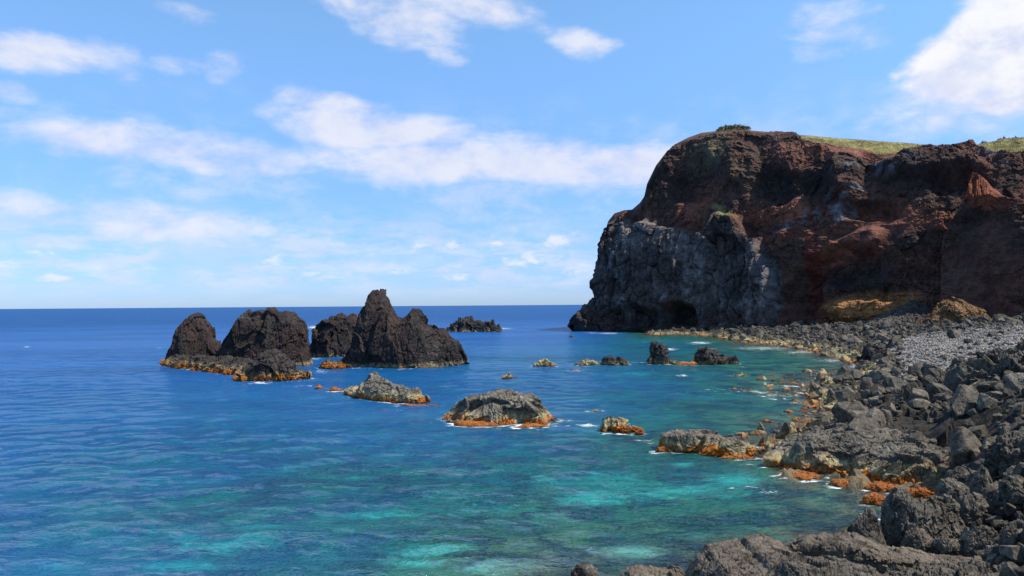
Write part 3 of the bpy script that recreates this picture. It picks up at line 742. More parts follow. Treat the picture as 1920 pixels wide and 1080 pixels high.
# ------------------------------------------------------------------ shore masses
outline_rock("rock_ledge", [(1445, 868), (1462, 845), (1473, 832), (1492, 817), (1530, 805), (1575, 798), (1640, 800), (1700, 806), (1760, 818), (1800, 835), (1840, 860), (1862, 915)],
             (60, 52), 0, 6.6, 3.0, 300, 170, 201, .42, size=2.8, cuts=0, back=.3, mat=M_SHELF, pits=.6, label='wide rough lava shelf with cream and orange foot at the water edge', cat='rock ledge')
outline_rock("rock_ledge", [(1585, 912), (1600, 878), (1635, 856), (1690, 846), (1745, 850), (1780, 872), (1800, 930)],
             (52.5, 49.5), 0, 2.8, 3.0, 240, 120, 203, .5, size=2.2, cuts=3, mat=M_SHELF, pits=.5, back=1.0, label='pale streaked rock face dropping from the lava shelf to the orange weed', cat='rock ledge')
outline_rock("lava_outcrop", [(1775, 765), (1785, 724), (1795, 700), (1806, 684), (1825, 681), (1844, 680), (1866, 664), (1890, 660), (1905, 652), (1940, 640), (2010, 650), (2080, 760)],
             (70, 66), 3.0, 5, 2.6, 240, 130, 211, .95, size=4, mat=M_FG, pits=.5, label='tall dark craggy outcrop at the right edge in front of the pebble beach', cat='lava outcrop')
outline_rock("lava_outcrop", [(1828, 915), (1838, 878), (1842, 850), (1862, 832), (1888, 815), (1930, 808), (2000, 815), (2060, 900)],
             (38, 35), 2.0, 2.8, 2.4, 180, 110, 221, .8, size=2.4, mat=M_FG, pits=1, label='big shadowed black boulder at the right edge halfway up the shore', cat='lava outcrop')
for i, (ol, D, zb, w, p, mt, lb) in enumerate([
    ([(1590, 790), (1597, 768), (1612, 757), (1630, 760), (1648, 775), (1655, 792)], 74, .6, 1.6, 2.2, M_MID, 'light grey smooth boulder at the head of the inlet'),
    ([(1660, 785), (1668, 768), (1677, 752), (1686, 770), (1692, 788)], 74, 1.0, 1.2, 1.6, M_MID, 'sharp pointed grey boulder standing up from the scree'),
    ([(1694, 828), (1702, 812), (1713, 805), (1724, 809), (1732, 826)], 60, 2.0, 1.0, 2.2, M_PEB, 'rounded pale boulder above the wide lava shelf'),
    ([(1705, 812), (1715, 780), (1735, 756), (1758, 762), (1772, 790), (1775, 815)], 63, 1.6, 2.0, 2.3, M_BOULD, 'big dark grey boulder in the middle of the boulder field'),
    ([(1765, 800), (1772, 772), (1800, 762), (1832, 765), (1842, 790), (1838, 808)], 58, 2.2, 2.0, 2.4, M_BOULD, 'wide flat-topped boulder under the craggy outcrop'),
    ([(1825, 765), (1832, 745), (1845, 737), (1857, 748), (1860, 768)], 62, 3.6, 1.1, 2.0, M_BOULD, 'rounded brown boulder leaning on the craggy outcrop foot'),
    ([(1610, 688), (1615, 668), (1622, 650), (1640, 648), (1652, 662), (1660, 680)], 148, 1.0, 2.4, 2.3, M_FAR, 'dark block between the pebbles and the lagoon'),
    ([(1648, 668), (1660, 655), (1680, 651), (1695, 660), (1700, 668)], 165, 1.6, 2.4, 2.2, M_FAR, 'flat dark slab in the rubble left of the pebbles')]):
    outline_rock("boulder", ol, D, zb, w, p, 110, 70, 230 + i, .7, mat=mt, label=lb, cat='boulder', skirt=2)

outline_rock("lava_slab", [(1282, 1082), (1292, 1062), (1307, 1043), (1328, 1025), (1365, 1021), (1390, 1017), (1397, 1008), (1427, 1002), (1444, 1008), (1466, 1018), (1478, 1050)],
             (26.5, 26.5), .8, 4.5, 6, 260, 170, 301, .24, size=1.8, back=.1, mat=M_FGB, pits=1, label='brown grey sloping slab at the bottom beside the turquoise water', cat='lava slab', cuts=0)
outline_rock("lava_slab", [(1460, 1030), (1470, 1012), (1503, 996), (1545, 992), (1584, 993), (1620, 1003), (1657, 1013), (1700, 1022), (1752, 1032), (1800, 1036), (1834, 1039), (1885, 1048), (1915, 1085)],
             (26.9, 25.2), 1.0, 1.25, 9, 320, 150, 311, .26, lean=-.2, size=1.5, back=.3, mat=M_FGB, pits=1.2, label='long lava slab with a shadowed front lip below the spire rock', cat='lava slab', cuts=0)
outline_rock("lava_slab", [(1432, 1090), (1445, 1072), (1470, 1052), (1495, 1046), (1514, 1047), (1555, 1051), (1590, 1058), (1644, 1069), (1680, 1085)],
             (22.5, 21.5), 2.0, 1.6, 5.0, 240, 120, 321, .4, size=1.2, mat=M_FG, pits=1.6, label='dark pitted slab along the bottom edge of the foreground', cat='lava slab', cuts=0)
outline_rock("lava_slab", [(1640, 1095), (1680, 1075), (1740, 1062), (1800, 1058), (1860, 1062), (1920, 1075), (1980, 1100)],
             (21.5, 21), 2.4, 1.8, 2.6, 240, 120, 325, .6, size=1.2, mat=M_FG, pits=1.5, label='rough lava slope in the bottom right corner', cat='lava slab', cuts=0)
for i, (ol, D, zb, w, p, amp, mt, lb) in enumerate([
    ([(1070, 1092), (1072, 1066), (1088, 1057), (1109, 1057), (1121, 1070), (1128, 1092)], 30, 0, .6, 2.6, .6, M_FG, 'small dark rock poking up at the bottom left of the foreground rocks'),
    ([(1160, 1090), (1168, 1077), (1182, 1068), (1203, 1063), (1247, 1064), (1281, 1067), (1296, 1090)], 28.5, 0, 1.5, 3.0, .5, M_FGB, 'flat low rock between the small dark one and the sloping slab'),
    ([(1584, 1003), (1588, 988), (1600, 974), (1607, 968), (1618, 960), (1630, 952), (1638, 956), (1642, 970), (1648, 982), (1655, 1000), (1660, 1015)], 28.2, 1.8, .9, 1.7, .5, M_FG, 'leaning pointed spire rock between slab and water'),
    ([(1650, 1022), (1656, 1000), (1662, 970), (1667, 945), (1673, 928), (1695, 920), (1712, 931), (1730, 929), (1747, 926), (1765, 928), (1780, 932), (1788, 952), (1790, 980), (1800, 1022)],
     29, 1.5, 1.5, 2.6, .75, M_FG, 'large black honeycombed boulder right of the spire rock'),
    ([(1688, 1025), (1700, 1000), (1714, 985), (1730, 992), (1750, 1010), (1755, 1028)], 27.0, 2.4, .7, 2.0, .5, M_FGB, 'light brown wedge rock in front of the honeycombed boulder'),
    ([(1752, 940), (1757, 912), (1763, 898), (1780, 896), (1800, 904), (1815, 912), (1820, 940)], 33, 2.2, 1.1, 2.4, .45, M_BOULD, 'smooth rounded grey boulder behind the honeycombed one'),
    ([(1812, 930), (1818, 905), (1829, 885), (1840, 868), (1850, 884), (1862, 908), (1868, 935)], 34.5, 2.4, .8, 1.5, .45, M_BOULD, 'tilted triangular grey rock against the shadowed black boulder'),
    ([(1782, 1000), (1786, 955), (1797, 932), (1812, 924), (1838, 934), (1862, 946), (1872, 965), (1876, 1005)], 30, 2.2, 1.2, 2.2, .7, M_FG, 'knobbly dark boulder right of the honeycombed one'),
    ([(1800, 1045), (1810, 1008), (1825, 985), (1840, 979), (1858, 985), (1868, 1005), (1878, 1045)], 26.0, 2.6, .9, 2.0, .6, M_FG, 'upright porous boulder rising over the long slab'),
    ([(1864, 985), (1870, 930), (1880, 902), (1893, 896), (1908, 906), (1930, 925), (1950, 985)], 29.5, 2.6, 1.2, 2.2, .75, M_FG, 'tall pitted boulder at the right edge above the corner rocks'),
    ([(1872, 1060), (1878, 1015), (1886, 992), (1912, 979), (1945, 982), (1980, 1060)], 23.5, 3.0, 1.1, 2.6, .6, M_FG, 'black blocky boulder at the right edge near the bottom'),
    ([(1770, 905), (1778, 885), (1795, 872), (1815, 878), (1828, 900)], 40, 1.6, 1.2, 2.2, .6, M_BOULD, 'grey boulder wedged behind the tilted triangular rock'),
    ([(1740, 1025), (1752, 1012), (1775, 1006), (1800, 1012), (1815, 1030)], 26.4, 2.6, .7, 2.2, .7, M_FG, 'low rough rock between wedge rock and porous boulder')]):
    outline_rock("boulder", ol, D, zb, w, p, 190, 120, 330 + i, amp * .62, mat=mt, pits=1.3, label=lb, cat='boulder', skirt=1.5, cuts=12)

# orange weed mounds at the edge of the shelf
for i, (ol, D, w, lb) in enumerate([
    ([(1458, 902), (1470, 893), (1488, 884), (1500, 889), (1515, 885), (1532, 890), (1540, 903)], 52.0, 1.3, 'largest orange weed mound, at the foot of the wide lava shelf'),
    ([(1612, 943), (1622, 930), (1640, 924), (1655, 928), (1668, 942)], 45.0, .8, 'round orange weed mound alone in the channel'),
    ([(1424, 868), (1436, 857), (1452, 854), (1464, 866)], 58.5, .9, 'orange weed mound at the joint of spit and shelf'),
    ([(1464, 883), (1476, 872), (1490, 868), (1500, 880)], 54.0, .8, 'orange weed tuft above the largest mound'),
    ([(1340, 862), (1360, 853), (1395, 852), (1420, 862)], 58.6, .7, 'orange weed skirt under the rounded pale grey rock'),
    ([(1228, 848), (1234, 838), (1244, 838), (1252, 848)], 61.2, .5, 'orange weed knob at the left tip of the spit'),
    ([(1620, 917), (1640, 903), (1670, 905), (1690, 919)], 48.2, .8, 'orange weed bank under the middle of the lava shelf'),
    ([(1690, 922), (1720, 911), (1750, 914), (1770, 926)], 46.8, .8, 'orange weed bank under the right end of the lava shelf'),
    ([(1550, 909), (1570, 897), (1600, 899), (1620, 911)], 49.6, .8, 'orange weed bank under the left part of the lava shelf'),
    ([(960, 802), (985, 795), (1015, 795), (1048, 803)], 74.0, .9, 'orange weed skirt at the right foot of the big domed rock'),
    ([(850, 793), (880, 788), (920, 792), (950, 800)], 75.0, .8, 'orange weed skirt at the left foot of the big domed rock'),
    ([(742, 760), (760, 757), (800, 760), (822, 769)], 90.5, .9, 'orange weed skirt under the tail of the jagged fin rock')]):
    outline_rock("seaweed_mound", ol, D, 0, w, 2.0, 120, 60, 400 + i, .8, size=.9, mat=M_KELP, label=lb, cat='seaweed', group='orange weed growth along the waterline', blocky=.4)

# ------------------------------------------------------------------ boulder field
def boulder_mesh(sub, seed, amp=1.0):
    bm = bmesh.new(); bmesh.ops.create_icosphere(bm, subdivisions=sub, radius=1.0)
    Vd = np.array([v.co[:] for v in bm.verts]); F = np.array([[v.index for v in f.verts] for f in bm.faces]); bm.free()
    g = np.random.default_rng(seed)
    NP = 13
    kk = np.arange(NP) + .5
    ph_, th_ = np.arccos(1 - 2 * kk / NP), math.pi * (1 + 5 ** .5) * kk
    nrm = np.stack([np.cos(th_) * np.sin(ph_), np.sin(th_) * np.sin(ph_), np.cos(ph_)], 1) + g.normal(size=(NP, 3)) * .30
    nrm /= np.linalg.norm(nrm, axis=1)[:, None]
    h = g.uniform(0.46, 0.80, NP)
    dots = Vd @ nrm.T
    r = np.where(dots > 0.05, h[None] / np.maximum(dots, 0.05), 9)
    k = 40.0
    rm = r.min(1)
    r = rm - np.log(np.exp(-k * (r - rm[:, None])).sum(1)) / k
    r = np.clip(r, 0.35, 1.1)
    V = Vd * r[:, None]
    if sub >= 3:
        V = V + Vd * (crag(V + seed * 3.7, 1.1, seed, .8 * amp, .5 if sub > 4 else 0) * 0.17 * amp)[:, None]
    else:
        V = V * (1 + 0.16 * g.normal(size=(len(V), 1)))
    V *= np.array([1.0, g.uniform(.7, 1.0), g.uniform(.6, 1.0)]) * .9
    return V, F
BV = [boulder_mesh(5, 500 + i, g) for i, g in enumerate([1, 1, .6, 1.2, .8, 1.4, 1, .7, 1.1, .9])]
BM = [mesh_np("boulder", V, F) for V, F in BV]
for m_ in BM: m_.materials.append(M_BOULD)
V3 = [boulder_mesh(3, 540 + i) for i in range(8)]
V2 = [boulder_mesh(2, 560 + i) for i in range(10)]
V1 = [boulder_mesh(1, 580 + i) for i in range(12)]

def rand_rot(g):
    a, b, c = g.uniform(-3, 3), g.uniform(-3, 3), g.uniform(0, 6.28)
    return np.array((Matrix.Rotation(c, 3, 'Z') @ Matrix.Rotation(a, 3, 'X') @ Matrix.Rotation(b, 3, 'Y')))
cand = []
g = np.random.default_rng(77)
# near and middle boulder field
n = 9000
pxr = g.uniform(1180, 2120, n); Dr = np.exp(g.uniform(math.log(17), math.log(135), n))
Xr, Yr = (pxr - 960) / FPX * Dr, Dr
zr = base_z(Xr, Yr); zg = ground_z(Xr, Yr)
sz = 0.28 + 0.42 * g.pareto(2.6, n)
sz = np.minimum(sz, 1.9)
peb = (Dr > 105) & (pxr > 1690)
keep = ((zr > -0.5) | ((zr > -1.8) & (pxr > 1380) & (Dr > 62) & (g.uniform(size=n) < .5))) & (zr < 9) & (~peb) & (g.uniform(size=n) < np.clip((Dr / 75) ** 1.1, .05, 1))
keep &= ~((Dr < 42) & (zr < 1.3))
# the wide shelf stays mostly bare
keep &= ~((pxr > 1460) & (pxr < 1790) & (Dr > 45) & (Dr < 60) & (g.uniform(size=n) < .93))
for i in np.nonzero(keep)[0]:
    s = sz[i] if Dr[i] > 46 else min(sz[i], .7) * (0.75 if Dr[i] < 32 else 1.15)
    cand.append((Xr[i], Yr[i], (max(zg[i], zr[i] - .3) + s * 0.3) if zr[i] > -.5 else -s * .35, s, Dr[i], zr[i]))
# far rubble under the cliff
n = 16000
pxr = g.uniform(1190, 2100, n); Dr = g.uniform(118, 305, n) ** 1.0
Xr, Yr = (pxr - 960) / FPX * Dr, Dr
zr = base_z(Xr, Yr); zg = ground_z(Xr, Yr)
sz = np.minimum(0.42 + 0.5 * g.pareto(2.8, n), 2.6)
pebz = (pxr > 1690 + (Dr - 110) * -.1) & (Dr < 178)
pebz &= g.uniform(size=n) > .06
keep = (zr > -0.6) & (zr < 9) & ~pebz
far = []
for i in np.nonzero(keep)[0]:
    far.append((Xr[i], Yr[i], zg[i] + sz[i] * .1, sz[i], Dr[i], zr[i]))
# talus fan below the ochre cliff band
for i in range(1500):
    u = g.uniform(); v = g.uniform()
    px_ = 1560 + 200 * u; D_ = 255 - 25 * v
    top = 7.5 * (1 - abs(px_ - 1715) / 90) * (1 - v) if abs(px_ - 1715) < 90 else 0
    if top <= 0: continue
    X_ = (px_ - 960) / FPX * D_
    far.append((X_, D_, 5.0 + top, g.uniform(.5, 1.5), D_, 5))
allc = sorted(cand + far, key=lambda c: -c[3] / c[4])
def inframe(c):
    a, b = project(np.array([c[0], c[1], c[2]]))
    return a < 1945 and b < 1100
hero = [c for c in allc if inframe(c)][:290]
_hs = set(id(c) for c in hero)
rest = [c for c in allc if id(c) not in _hs]
LAND = [('spire rock', 1620, 985), ('honeycombed boulder', 1725, 970), ('long lava slab', 1680, 1040), ('sloping slab', 1375, 1050),
        ('porous boulder', 1840, 1010), ('rounded boulder', 1785, 915), ('triangular rock', 1842, 900), ('black boulder', 1885, 860),
        ('craggy outcrop', 1860, 705), ('wide lava shelf', 1620, 855), ('inlet boulder', 1622, 773), ('pointed boulder', 1678, 770),
        ('pale boulder', 1713, 817), ('big dark boulder', 1740, 785), ('flat-topped boulder', 1803, 785), ('knobbly brown rock', 1555, 738),
        ('pebble beach', 1800, 645), ('beach block', 1630, 668), ('ochre mound', 1800, 585), ('cliff foot', 1450, 615), ('lava spit', 1400, 840), ('orange weed mound', 1500, 893),
        ('dark sea cave', 1283, 600), ('scree cone', 1700, 590), ('corner lava slope', 1800, 1068)]
ORD = ['first', 'second', 'third', 'fourth', 'fifth', 'sixth', 'seventh', 'eighth', 'ninth', 'tenth', 'eleventh', 'twelfth', 'thirteenth', 'fourteenth', 'fifteenth', 'sixteenth', 'seventeenth', 'eighteenth', 'nineteenth', 'twentieth']
ORD += ['twenty-' + q for q in ORD[:9]] + ['thirtieth'] + ['thirty-' + q for q in ORD[:9]] + ['fortieth'] + ['forty-' + q for q in ORD[:9]]
GRP = {'near': 'boulders of the near shore', 'water': 'crusted boulders along the waterline', 'mid': 'boulders of the boulder field', 'far': 'large rocks under the cliff'}
tags = {}
for idx, (X_, Y_, Z_, s, D_, z_) in enumerate(hero):
    k = 'near' if D_ < 46 else ('far' if D_ > 130 else ('water' if z_ < .7 else 'mid'))
    hx, hy = project(np.array([X_, Y_, Z_]))
    best = min(LAND, key=lambda q: (q[1] - hx) ** 2 + (q[2] - hy) ** 2 * 2)
    dx, dy = hx - best[1], hy - best[2]
    way = ('left of' if dx < 0 else 'right of') if abs(dx) > abs(dy) * 1.3 else ('beyond' if dy < 0 else 'in front of')
    tone = 'crusted' if z_ < .7 and D_ > 46 else 'grey'
    sec = min([q for q in LAND if q is not best], key=lambda q: (q[1] - hx) ** 2 + (q[2] - hy) ** 2 * 2)
    tags.setdefault((tone, way, best[0], sec[0]), []).append((dx * dx + dy * dy, idx, k))
LAB = {}
for (tone, way, nm, sec), lst in tags.items():
    for q, (_, idx, k) in enumerate(sorted(lst)):
        nth = '' if len(lst) == 1 else (', ' + ORD[min(q, len(ORD) - 1)] + ' away')
        LAB[idx] = ('%s boulder %s the %s, towards the %s%s' % (tone, way, nm, sec, nth), GRP[k])
for idx, (X_, Y_, Z_, s, D_, z_) in enumerate(hero):
    o = add_obj("boulder", BM[int(g.integers(len(BM)))], None, LAB[idx][0], 'boulder', LAB[idx][1])
    o.location = (X_, Y_, Z_)
    o.rotation_euler = (g.uniform(-3, 3), g.uniform(-3, 3), g.uniform(0, 6.28))
    o.scale = (s, s * g.uniform(.8, 1.1), s * g.uniform(.8, 1.15))
def joined(name, lst, variants, mat, **kw):
    VV, FF, off = [], [], 0
    for (X_, Y_, Z_, s, *_r2) in lst:
        V, F = variants[int(g.integers(len(variants)))]
        W_ = (V * s) @ rand_rot(g).T + np.array([X_, Y_, Z_])
        VV.append(W_); FF.append(F + off); off += len(V)
    me = mesh_np(name, np.concatenate(VV), np.concatenate(FF))
    return add_obj(name, me, mat, kind='stuff', **kw)
r1 = [c for c in rest if c[3] / c[4] > .0085]
r2 = [c for c in rest if .0040 < c[3] / c[4] <= .0085]
r3 = [c for c in rest if c[3] / c[4] <= .0040]
print("boulders", len(r1), len(r2), len(r3))
joined("rubble", r1, V3, M_RUBBLE, label='smaller lava rubble packed between the boulders')
joined("rubble", r2, V2, M_RUBBLE, label='dark rubble covering the shore')
joined("rubble", r3, V1, M_RUBBLE, label='fine dark rubble at the foot of the cliff')
# pebble beach
n = 26000
pxr = g.uniform(1640, 2150, n); Dr = np.exp(g.uniform(math.log(100), math.log(184), n))
Xr, Yr = (pxr - 960) / FPX * Dr, Dr
zg = ground_z(Xr, Yr); zr = base_z(Xr, Yr)
keep = (zr > 1.0) & (pxr > 1680 - (Dr - 100) * .25 + 60 * fbm(np.stack([Xr / 9, Yr / 9, 0 * Xr], 1), 3, .5, 55))
pb = [(Xr[i], Yr[i], zg[i] + .1, g.uniform(.2, .55), 0) for i in np.nonzero(keep)[0]]
print("pebbles", len(pb))
joined("pebbles", pb, V1[:6], M_PEB, label='pale grey pebble beach behind the craggy outcrop')

# ------------------------------------------------------------------ cliff
def cliff():
    nu, nv = 620, 300
    sky_ = [(1073, 621), (1085, 600), (1105, 575), (1125, 545), (1128, 500), (1133, 440), (1140, 415), (1152, 400), (1170, 394), (1185, 393), (1200, 380), (1208, 368), (1213, 345), (1230, 310), (1250, 284), (1270, 268),
            (1290, 258), (1315, 249), (1340, 246), (1375, 242), (1400, 244), (1450, 248), (1500, 253), (1600, 263), (1700, 271), (1760, 277), (1830, 276), (1880, 266), (1920, 263), (2050, 258), (2250, 262), (2500, 300)]
    O = resample(sky_, 2000)
    # finer columns inside the frame
    s = np.linspace(0, 1, 2000)
    dens = np.where(O[:, 0] < 1960, 1.0, 0.25)
    c = np.cumsum(dens); c = (c - c[0]) / (c[-1] - c[0])
    O = O[np.clip(np.interp(np.linspace(0, 1, nu), c, np.arange(2000)).round().astype(int), 0, 1999)]
    u = np.linspace(0, 1, nu)
    iu = np.interp(O[:, 0], [1073, 1130, 1250, 2500], [0, .12, .25, 1])
    # base line
    arc = np.concatenate([[0], np.cumsum(np.hypot(*np.diff(O, axis=0).T))])
    bx = np.interp(arc, [0, 90, 240, 420, 560, 760, arc[-1]], [1076, 1105, 1180, 1262, 1390, 1580, 2560])
    DB = np.interp(bx, [1076, 1250, 1400, 1500, 1600, 1750, 1900, 2200, 2560], [338, 322, 300, 282, 266, 250, 236, 212, 180])
    F = np.stack([(bx - 960) / FPX * DB, DB, np.full(nu, -1.5)], 1)
    setb = np.interp(arc, [0, 100, 300, 420, 600, 760, 1000, arc[-1]], [3, 12, 24, 36, 46, 60, 62, 55])
    DA = np.interp(O[:, 0], [1076, 1250, 1400, 1500, 1600, 1750, 1900, 2200, 2560], [338, 322, 300, 282, 266, 250, 236, 212, 180]) + setb
    A = np.array([at_d(a, b, d) for (a, b), d in zip(O, DA)])
    prof_t = [0, .12, .3, .5, .68, .80, .88, .94, 1.0]
    prof_s = [0, .03, .08, .15, .30, .42, .52, .70, 1.0]
    prof_h = [0, .13, .34, .55, .74, .86, .925, .96, 1.0]
    nb = 40
    tv = np.linspace(0, 1, nv)
    S = np.interp(tv, prof_t, prof_s); Hh = np.interp(tv, prof_t, prof_h)
    G = np.empty((nu, nv + nb, 3))
    for k in range(nv):
        G[:, k, :2] = F[:, :2] + (A[:, :2] - F[:, :2]) * S[k]
        # left silhouette columns climb straight to their outline
        lw = 1 - sstep(arc, 150, 420)
        Sx = S[k] * (1 - lw) + (Hh[k] ** 0.8) * lw
        G[:, k, 0] = F[:, 0] + (A[:, 0] - F[:, 0]) * Sx
        G[:, k, 1] = F[:, 1] + (A[:, 1] - F[:, 1]) * Sx
        G[:, k, 2] = F[:, 2] + (A[:, 2] - F[:, 2]) * Hh[k]
    for k in range(nb):
        q = (k + 1) / nb
        G[:, nv + k, 0] = A[:, 0] + 60 * q * np.interp(arc, [0, 400, arc[-1]], [.3, .7, .9])
        G[:, nv + k, 1] = A[:, 1] + 130 * q * np.interp(arc, [0, 300, arc[-1]], [.5, 1, 1])
        G[:, nv + k, 2] = A[:, 2] * (1 - q ** 2) * 1.0 - 4 * q
    P = G.reshape(-1, 3)
    N = grid_normals(G)
    # smooth the normals along both directions for a stable push direction
    for _ in range(12):
        N[1:-1] = (N[:-2] + N[1:-1] + N[2:]) / 3; N[:, 1:-1] = (N[:, :-2] + N[:, 1:-1] + N[:, 2:]) / 3
    N = N.reshape(-1, 3); N /= np.linalg.norm(N, axis=1)[:, None] + 1e-9
    tocam = CAM - P; tocam[:, 2] = 0; tocam /= np.linalg.norm(tocam, axis=1)[:, None]
    if np.mean((N * tocam).sum(1)[:]) < 0: N = -N
    px, py = project(P)
    # noise wobbles the borders between the rock bodies
    nz = fbm(P / 22.0, 4, .55, 601); nz2 = fbm(P / 22.0 + 9, 4, .55, 611)
    wx, wy = px + nz * 20, py + nz2 * 20
    col_i = np.repeat(np.arange(nu), nv + nb); row_i = np.tile(np.arange(nv + nb), nu)
    frontm = sstep(row_i, 0, 1) * (1 - sstep(row_i, nv * .86, nv * .97))
    def blob(cx, cy, rx, ry, rot=0, e0=1.0, e1=.5, X=wx, Y=wy):
        c, s_ = math.cos(R(rot)), math.sin(R(rot))
        a, b = X - cx, Y - cy
        return sstep(np.sqrt(((a * c + b * s_) / rx) ** 2 + ((-a * s_ + b * c) / ry) ** 2), e0, e1)
    def below(line, soft=6, X=wx, Y=wy):
        yl = np.interp(X, [q[0] for q in line], [q[1] for q in line])
        return sstep(Y - yl, -soft, soft)
    grey_line = [(1070, 470), (1130, 425), (1150, 418), (1250, 425), (1300, 440), (1330, 432), (1345, 400), (1372, 392), (1392, 430), (1412, 440), (1440, 452), (1462, 470), (1475, 540), (1485, 640)]
    grey = below(grey_line, 14) * (1 - sstep(wx, 1468, 1484))
    push = np.zeros(len(P))
    push += 3.5 * below([(1070, 470), (1150, 425), (1250, 430), (1330, 435), (1350, 398), (1390, 400), (1410, 440), (1500, 436), (1560, 450), (1600, 480), (1640, 470), (1800, 500)], 5) * (1 - sstep(wx, 1500, 1640))
    push += 15.0 * below([(1760, 520), (1775, 480), (1800, 425), (1836, 374), (1870, 388), (1930, 420), (2100, 470)], 7, px + nz * 6, wy) * sstep(px + nz * 5, 1768, 1777)
    push -= 13 * blob(1283, 597, 34, 30, 0, 1.15, .6, px + nz * 8, py + nz2 * 8)
    push -= 7 * blob(1200, 600, 60, 25) + 8 * blob(1510, 560, 40, 85) + 6 * blob(1590, 500, 90, 40, -10)
    push += 4.5 * blob(1440, 520, 26, 85, -8) + 3 * blob(1380, 420, 28, 30)
    push -= 3.5 * blob(1470, 345, 90, 42) + 4 * blob(1300, 340, 60, 55, -30) - 4 * blob(1390, 310, 50, 60, 20)
    push -= 6 * blob(1640, 400, 70, 22)
    push += 4 * blob(1640, 580, 100, 26)
    push += 4 * blob(1590, 330, 45, 60, 20) + 5 * blob(1740, 320, 120, 25) - 4 * blob(1800, 350, 80, 20)
    push += 3 * blob(1610, 460, 70, 25, -20)
    # fine relief
    Pc = P * np.array([1, 1, 1])
    colm = fbm(P / np.array([5.0, 5.0, 26.0]), 4, .55, 621, True)           # upright jointing in the grey lava
    bed_ = fbm(P / np.array([42.0, 42.0, 4.2]), 5, .6, 631, True)            # bedding in the scoria
    F1, F2, v, tl = worley(P / np.array([7.0, 7.0, 14.0]) + nz[:, None] * .5, 641)
    rel = crag(P, 16.0, 651, .8) * 16 * .24 + 2.6 * fbm(P / np.array([15., 15., 70.]), 3, .5, 657, True)
    rel2 = crag(P, 5.0, 661, 1.0) * 5 * .34
    d = push * frontm
    smoothsoil = blob(1640, 440, 130, 42, -22) + blob(1860, 520, 90, 110) + blob(1640, 280, 120, 18, 3)
    smoothsoil = np.clip(smoothsoil, 0, 1)
    d = d + frontm * (rel * (1 - .55 * smoothsoil) + rel2 * (1 - .85 * smoothsoil))
    d = d + frontm * (grey * (2.6 * colm + 1.2 * v + 2.5 * tl - 1.0 * (1 - sstep(F2 - F1, 0, .12))) + (1 - grey) * (1 - .6 * smoothsoil) * .8 * bed_)
    d = d + (1 - frontm) * rel2 * .04
    V = P + N * d[:, None]
    # ---------------- colours of the different beds
    n1 = fbm(P / 9.0, 5, .6, 671)[:, None]; n2 = fbm(P / 3.0, 4, .6, 681)[:, None]; nb_ = bed_[:, None]
    def mixc(c, m, c2):
        return c * (1 - m[:, None]) + np.array(c2) * m[:, None]
    C = np.tile(np.array([[0.088, 0.050, 0.036]]), (len(P), 1))
    C = mixc(C, np.clip(.35 + nz * 1.3, 0, 1) * .55, (0.034, 0.026, 0.023))
    red = (0.215, 0.080, 0.046); dred = (0.135, 0.055, 0.036)
    C = mixc(C, sstep(nz2, -.15, .3) * .7, dred)
    for (cx, cy, rx, ry, rot, w, cc) in [
        (1300, 395, 40, 60, 40, .8, red), (1290, 440, 60, 22, 20, .6, dred), (1200, 390, 30, 15, 0, .6, (.11, .055, .035)), (1480, 405, 95, 22, 3, .95, red), (1430, 445, 70, 30, 0, .8, dred),
        (1640, 455, 110, 26, -20, .95, (.165, .066, .045)), (1560, 480, 60, 20, -25, .8, red), (1735, 405, 90, 22, 5, .75, red), (1640, 400, 60, 15, 10, .5, red), (1855, 400, 60, 26, 25, 1, (.20, .062, .03)),
        (1600, 285, 150, 14, 4, 1, (.20, .085, .055)), (1500, 300, 60, 24, 20, .8, (.14, .06, .042)), (1545, 285, 35, 12, 20, .7, (.24, .10, .06)), (1525, 520, 22, 80, 5, .9, (.12, .03, .02)), (1545, 585, 26, 30, 0, .9, (.16, .06, .03)),
        (1700, 500, 60, 40, -20, .5, dred), (1740, 555, 40, 35, -30, .7, (.12, .065, .05)), (1870, 520, 60, 80, -20, .5, (.085, .048, .034)), (1860, 330, 30, 20, 0, .6, red), (1500, 335, 20, 30, 0, .5, (.20, .10, .05)),
        (1390, 330, 30, 40, 10, .6, (.085, .055, .036)), (1600, 425, 140, 12, -12, .5, red)]:
        C = mixc(C, blob(cx, cy, rx, ry, rot, 1.25, .45) * w, cc)
    C = mixc(C, blob(1640, 573, 100, 32, -6, 1.1, .7) * .95, (.34, .165, .06))
    for (cx, cy, rx, ry, rot, w) in [(1540, 350, 40, 70, 10, .8), (1480, 340, 70, 38, 0, .8), (1720, 330, 130, 34, 0, .7), (1880, 340, 50, 50, 0, .5), (1700, 450, 50, 25, -15, .7), (1620, 520, 90, 38, -8, .75), (1830, 470, 40, 50, 0, .6), (1270, 350, 50, 40, -40, .5), (1450, 560, 20, 60, 0, .3)]:
        C = mixc(C, blob(cx, cy, rx, ry, rot, 1.25, .4) * w, (.024, .019, .018))
    # grey lava heads in the scoria
    gp = sstep(n2[:, 0], .0, .25)
    for (cx, cy, rx, ry, rot) in [(1590, 330, 40, 30, 0), (1600, 375, 50, 30, -20), (1570, 400, 30, 25, 0), (1525, 410, 25, 18, 0), (1480, 430, 60, 10, 0), (1660, 320, 60, 15, 0), (1880, 300, 60, 20, 0)]:
        C = mixc(C, blob(cx, cy, rx, ry, rot, 1.25, .4) * gp * .8, (.13, .13, .135))
    # lichen green on the crown of the headland
    C = mixc(C, blob(1340, 285, 75, 36, -25, 1.2, .4) * sstep(nz2 + n1[:, 0] * .5, -.25, .2) * .85, (.115, .105, .060))
    gcol = np.array([[.150, .137, .126]]) * (1 + .55 * n1) * (1 + .4 * colm[:, None])
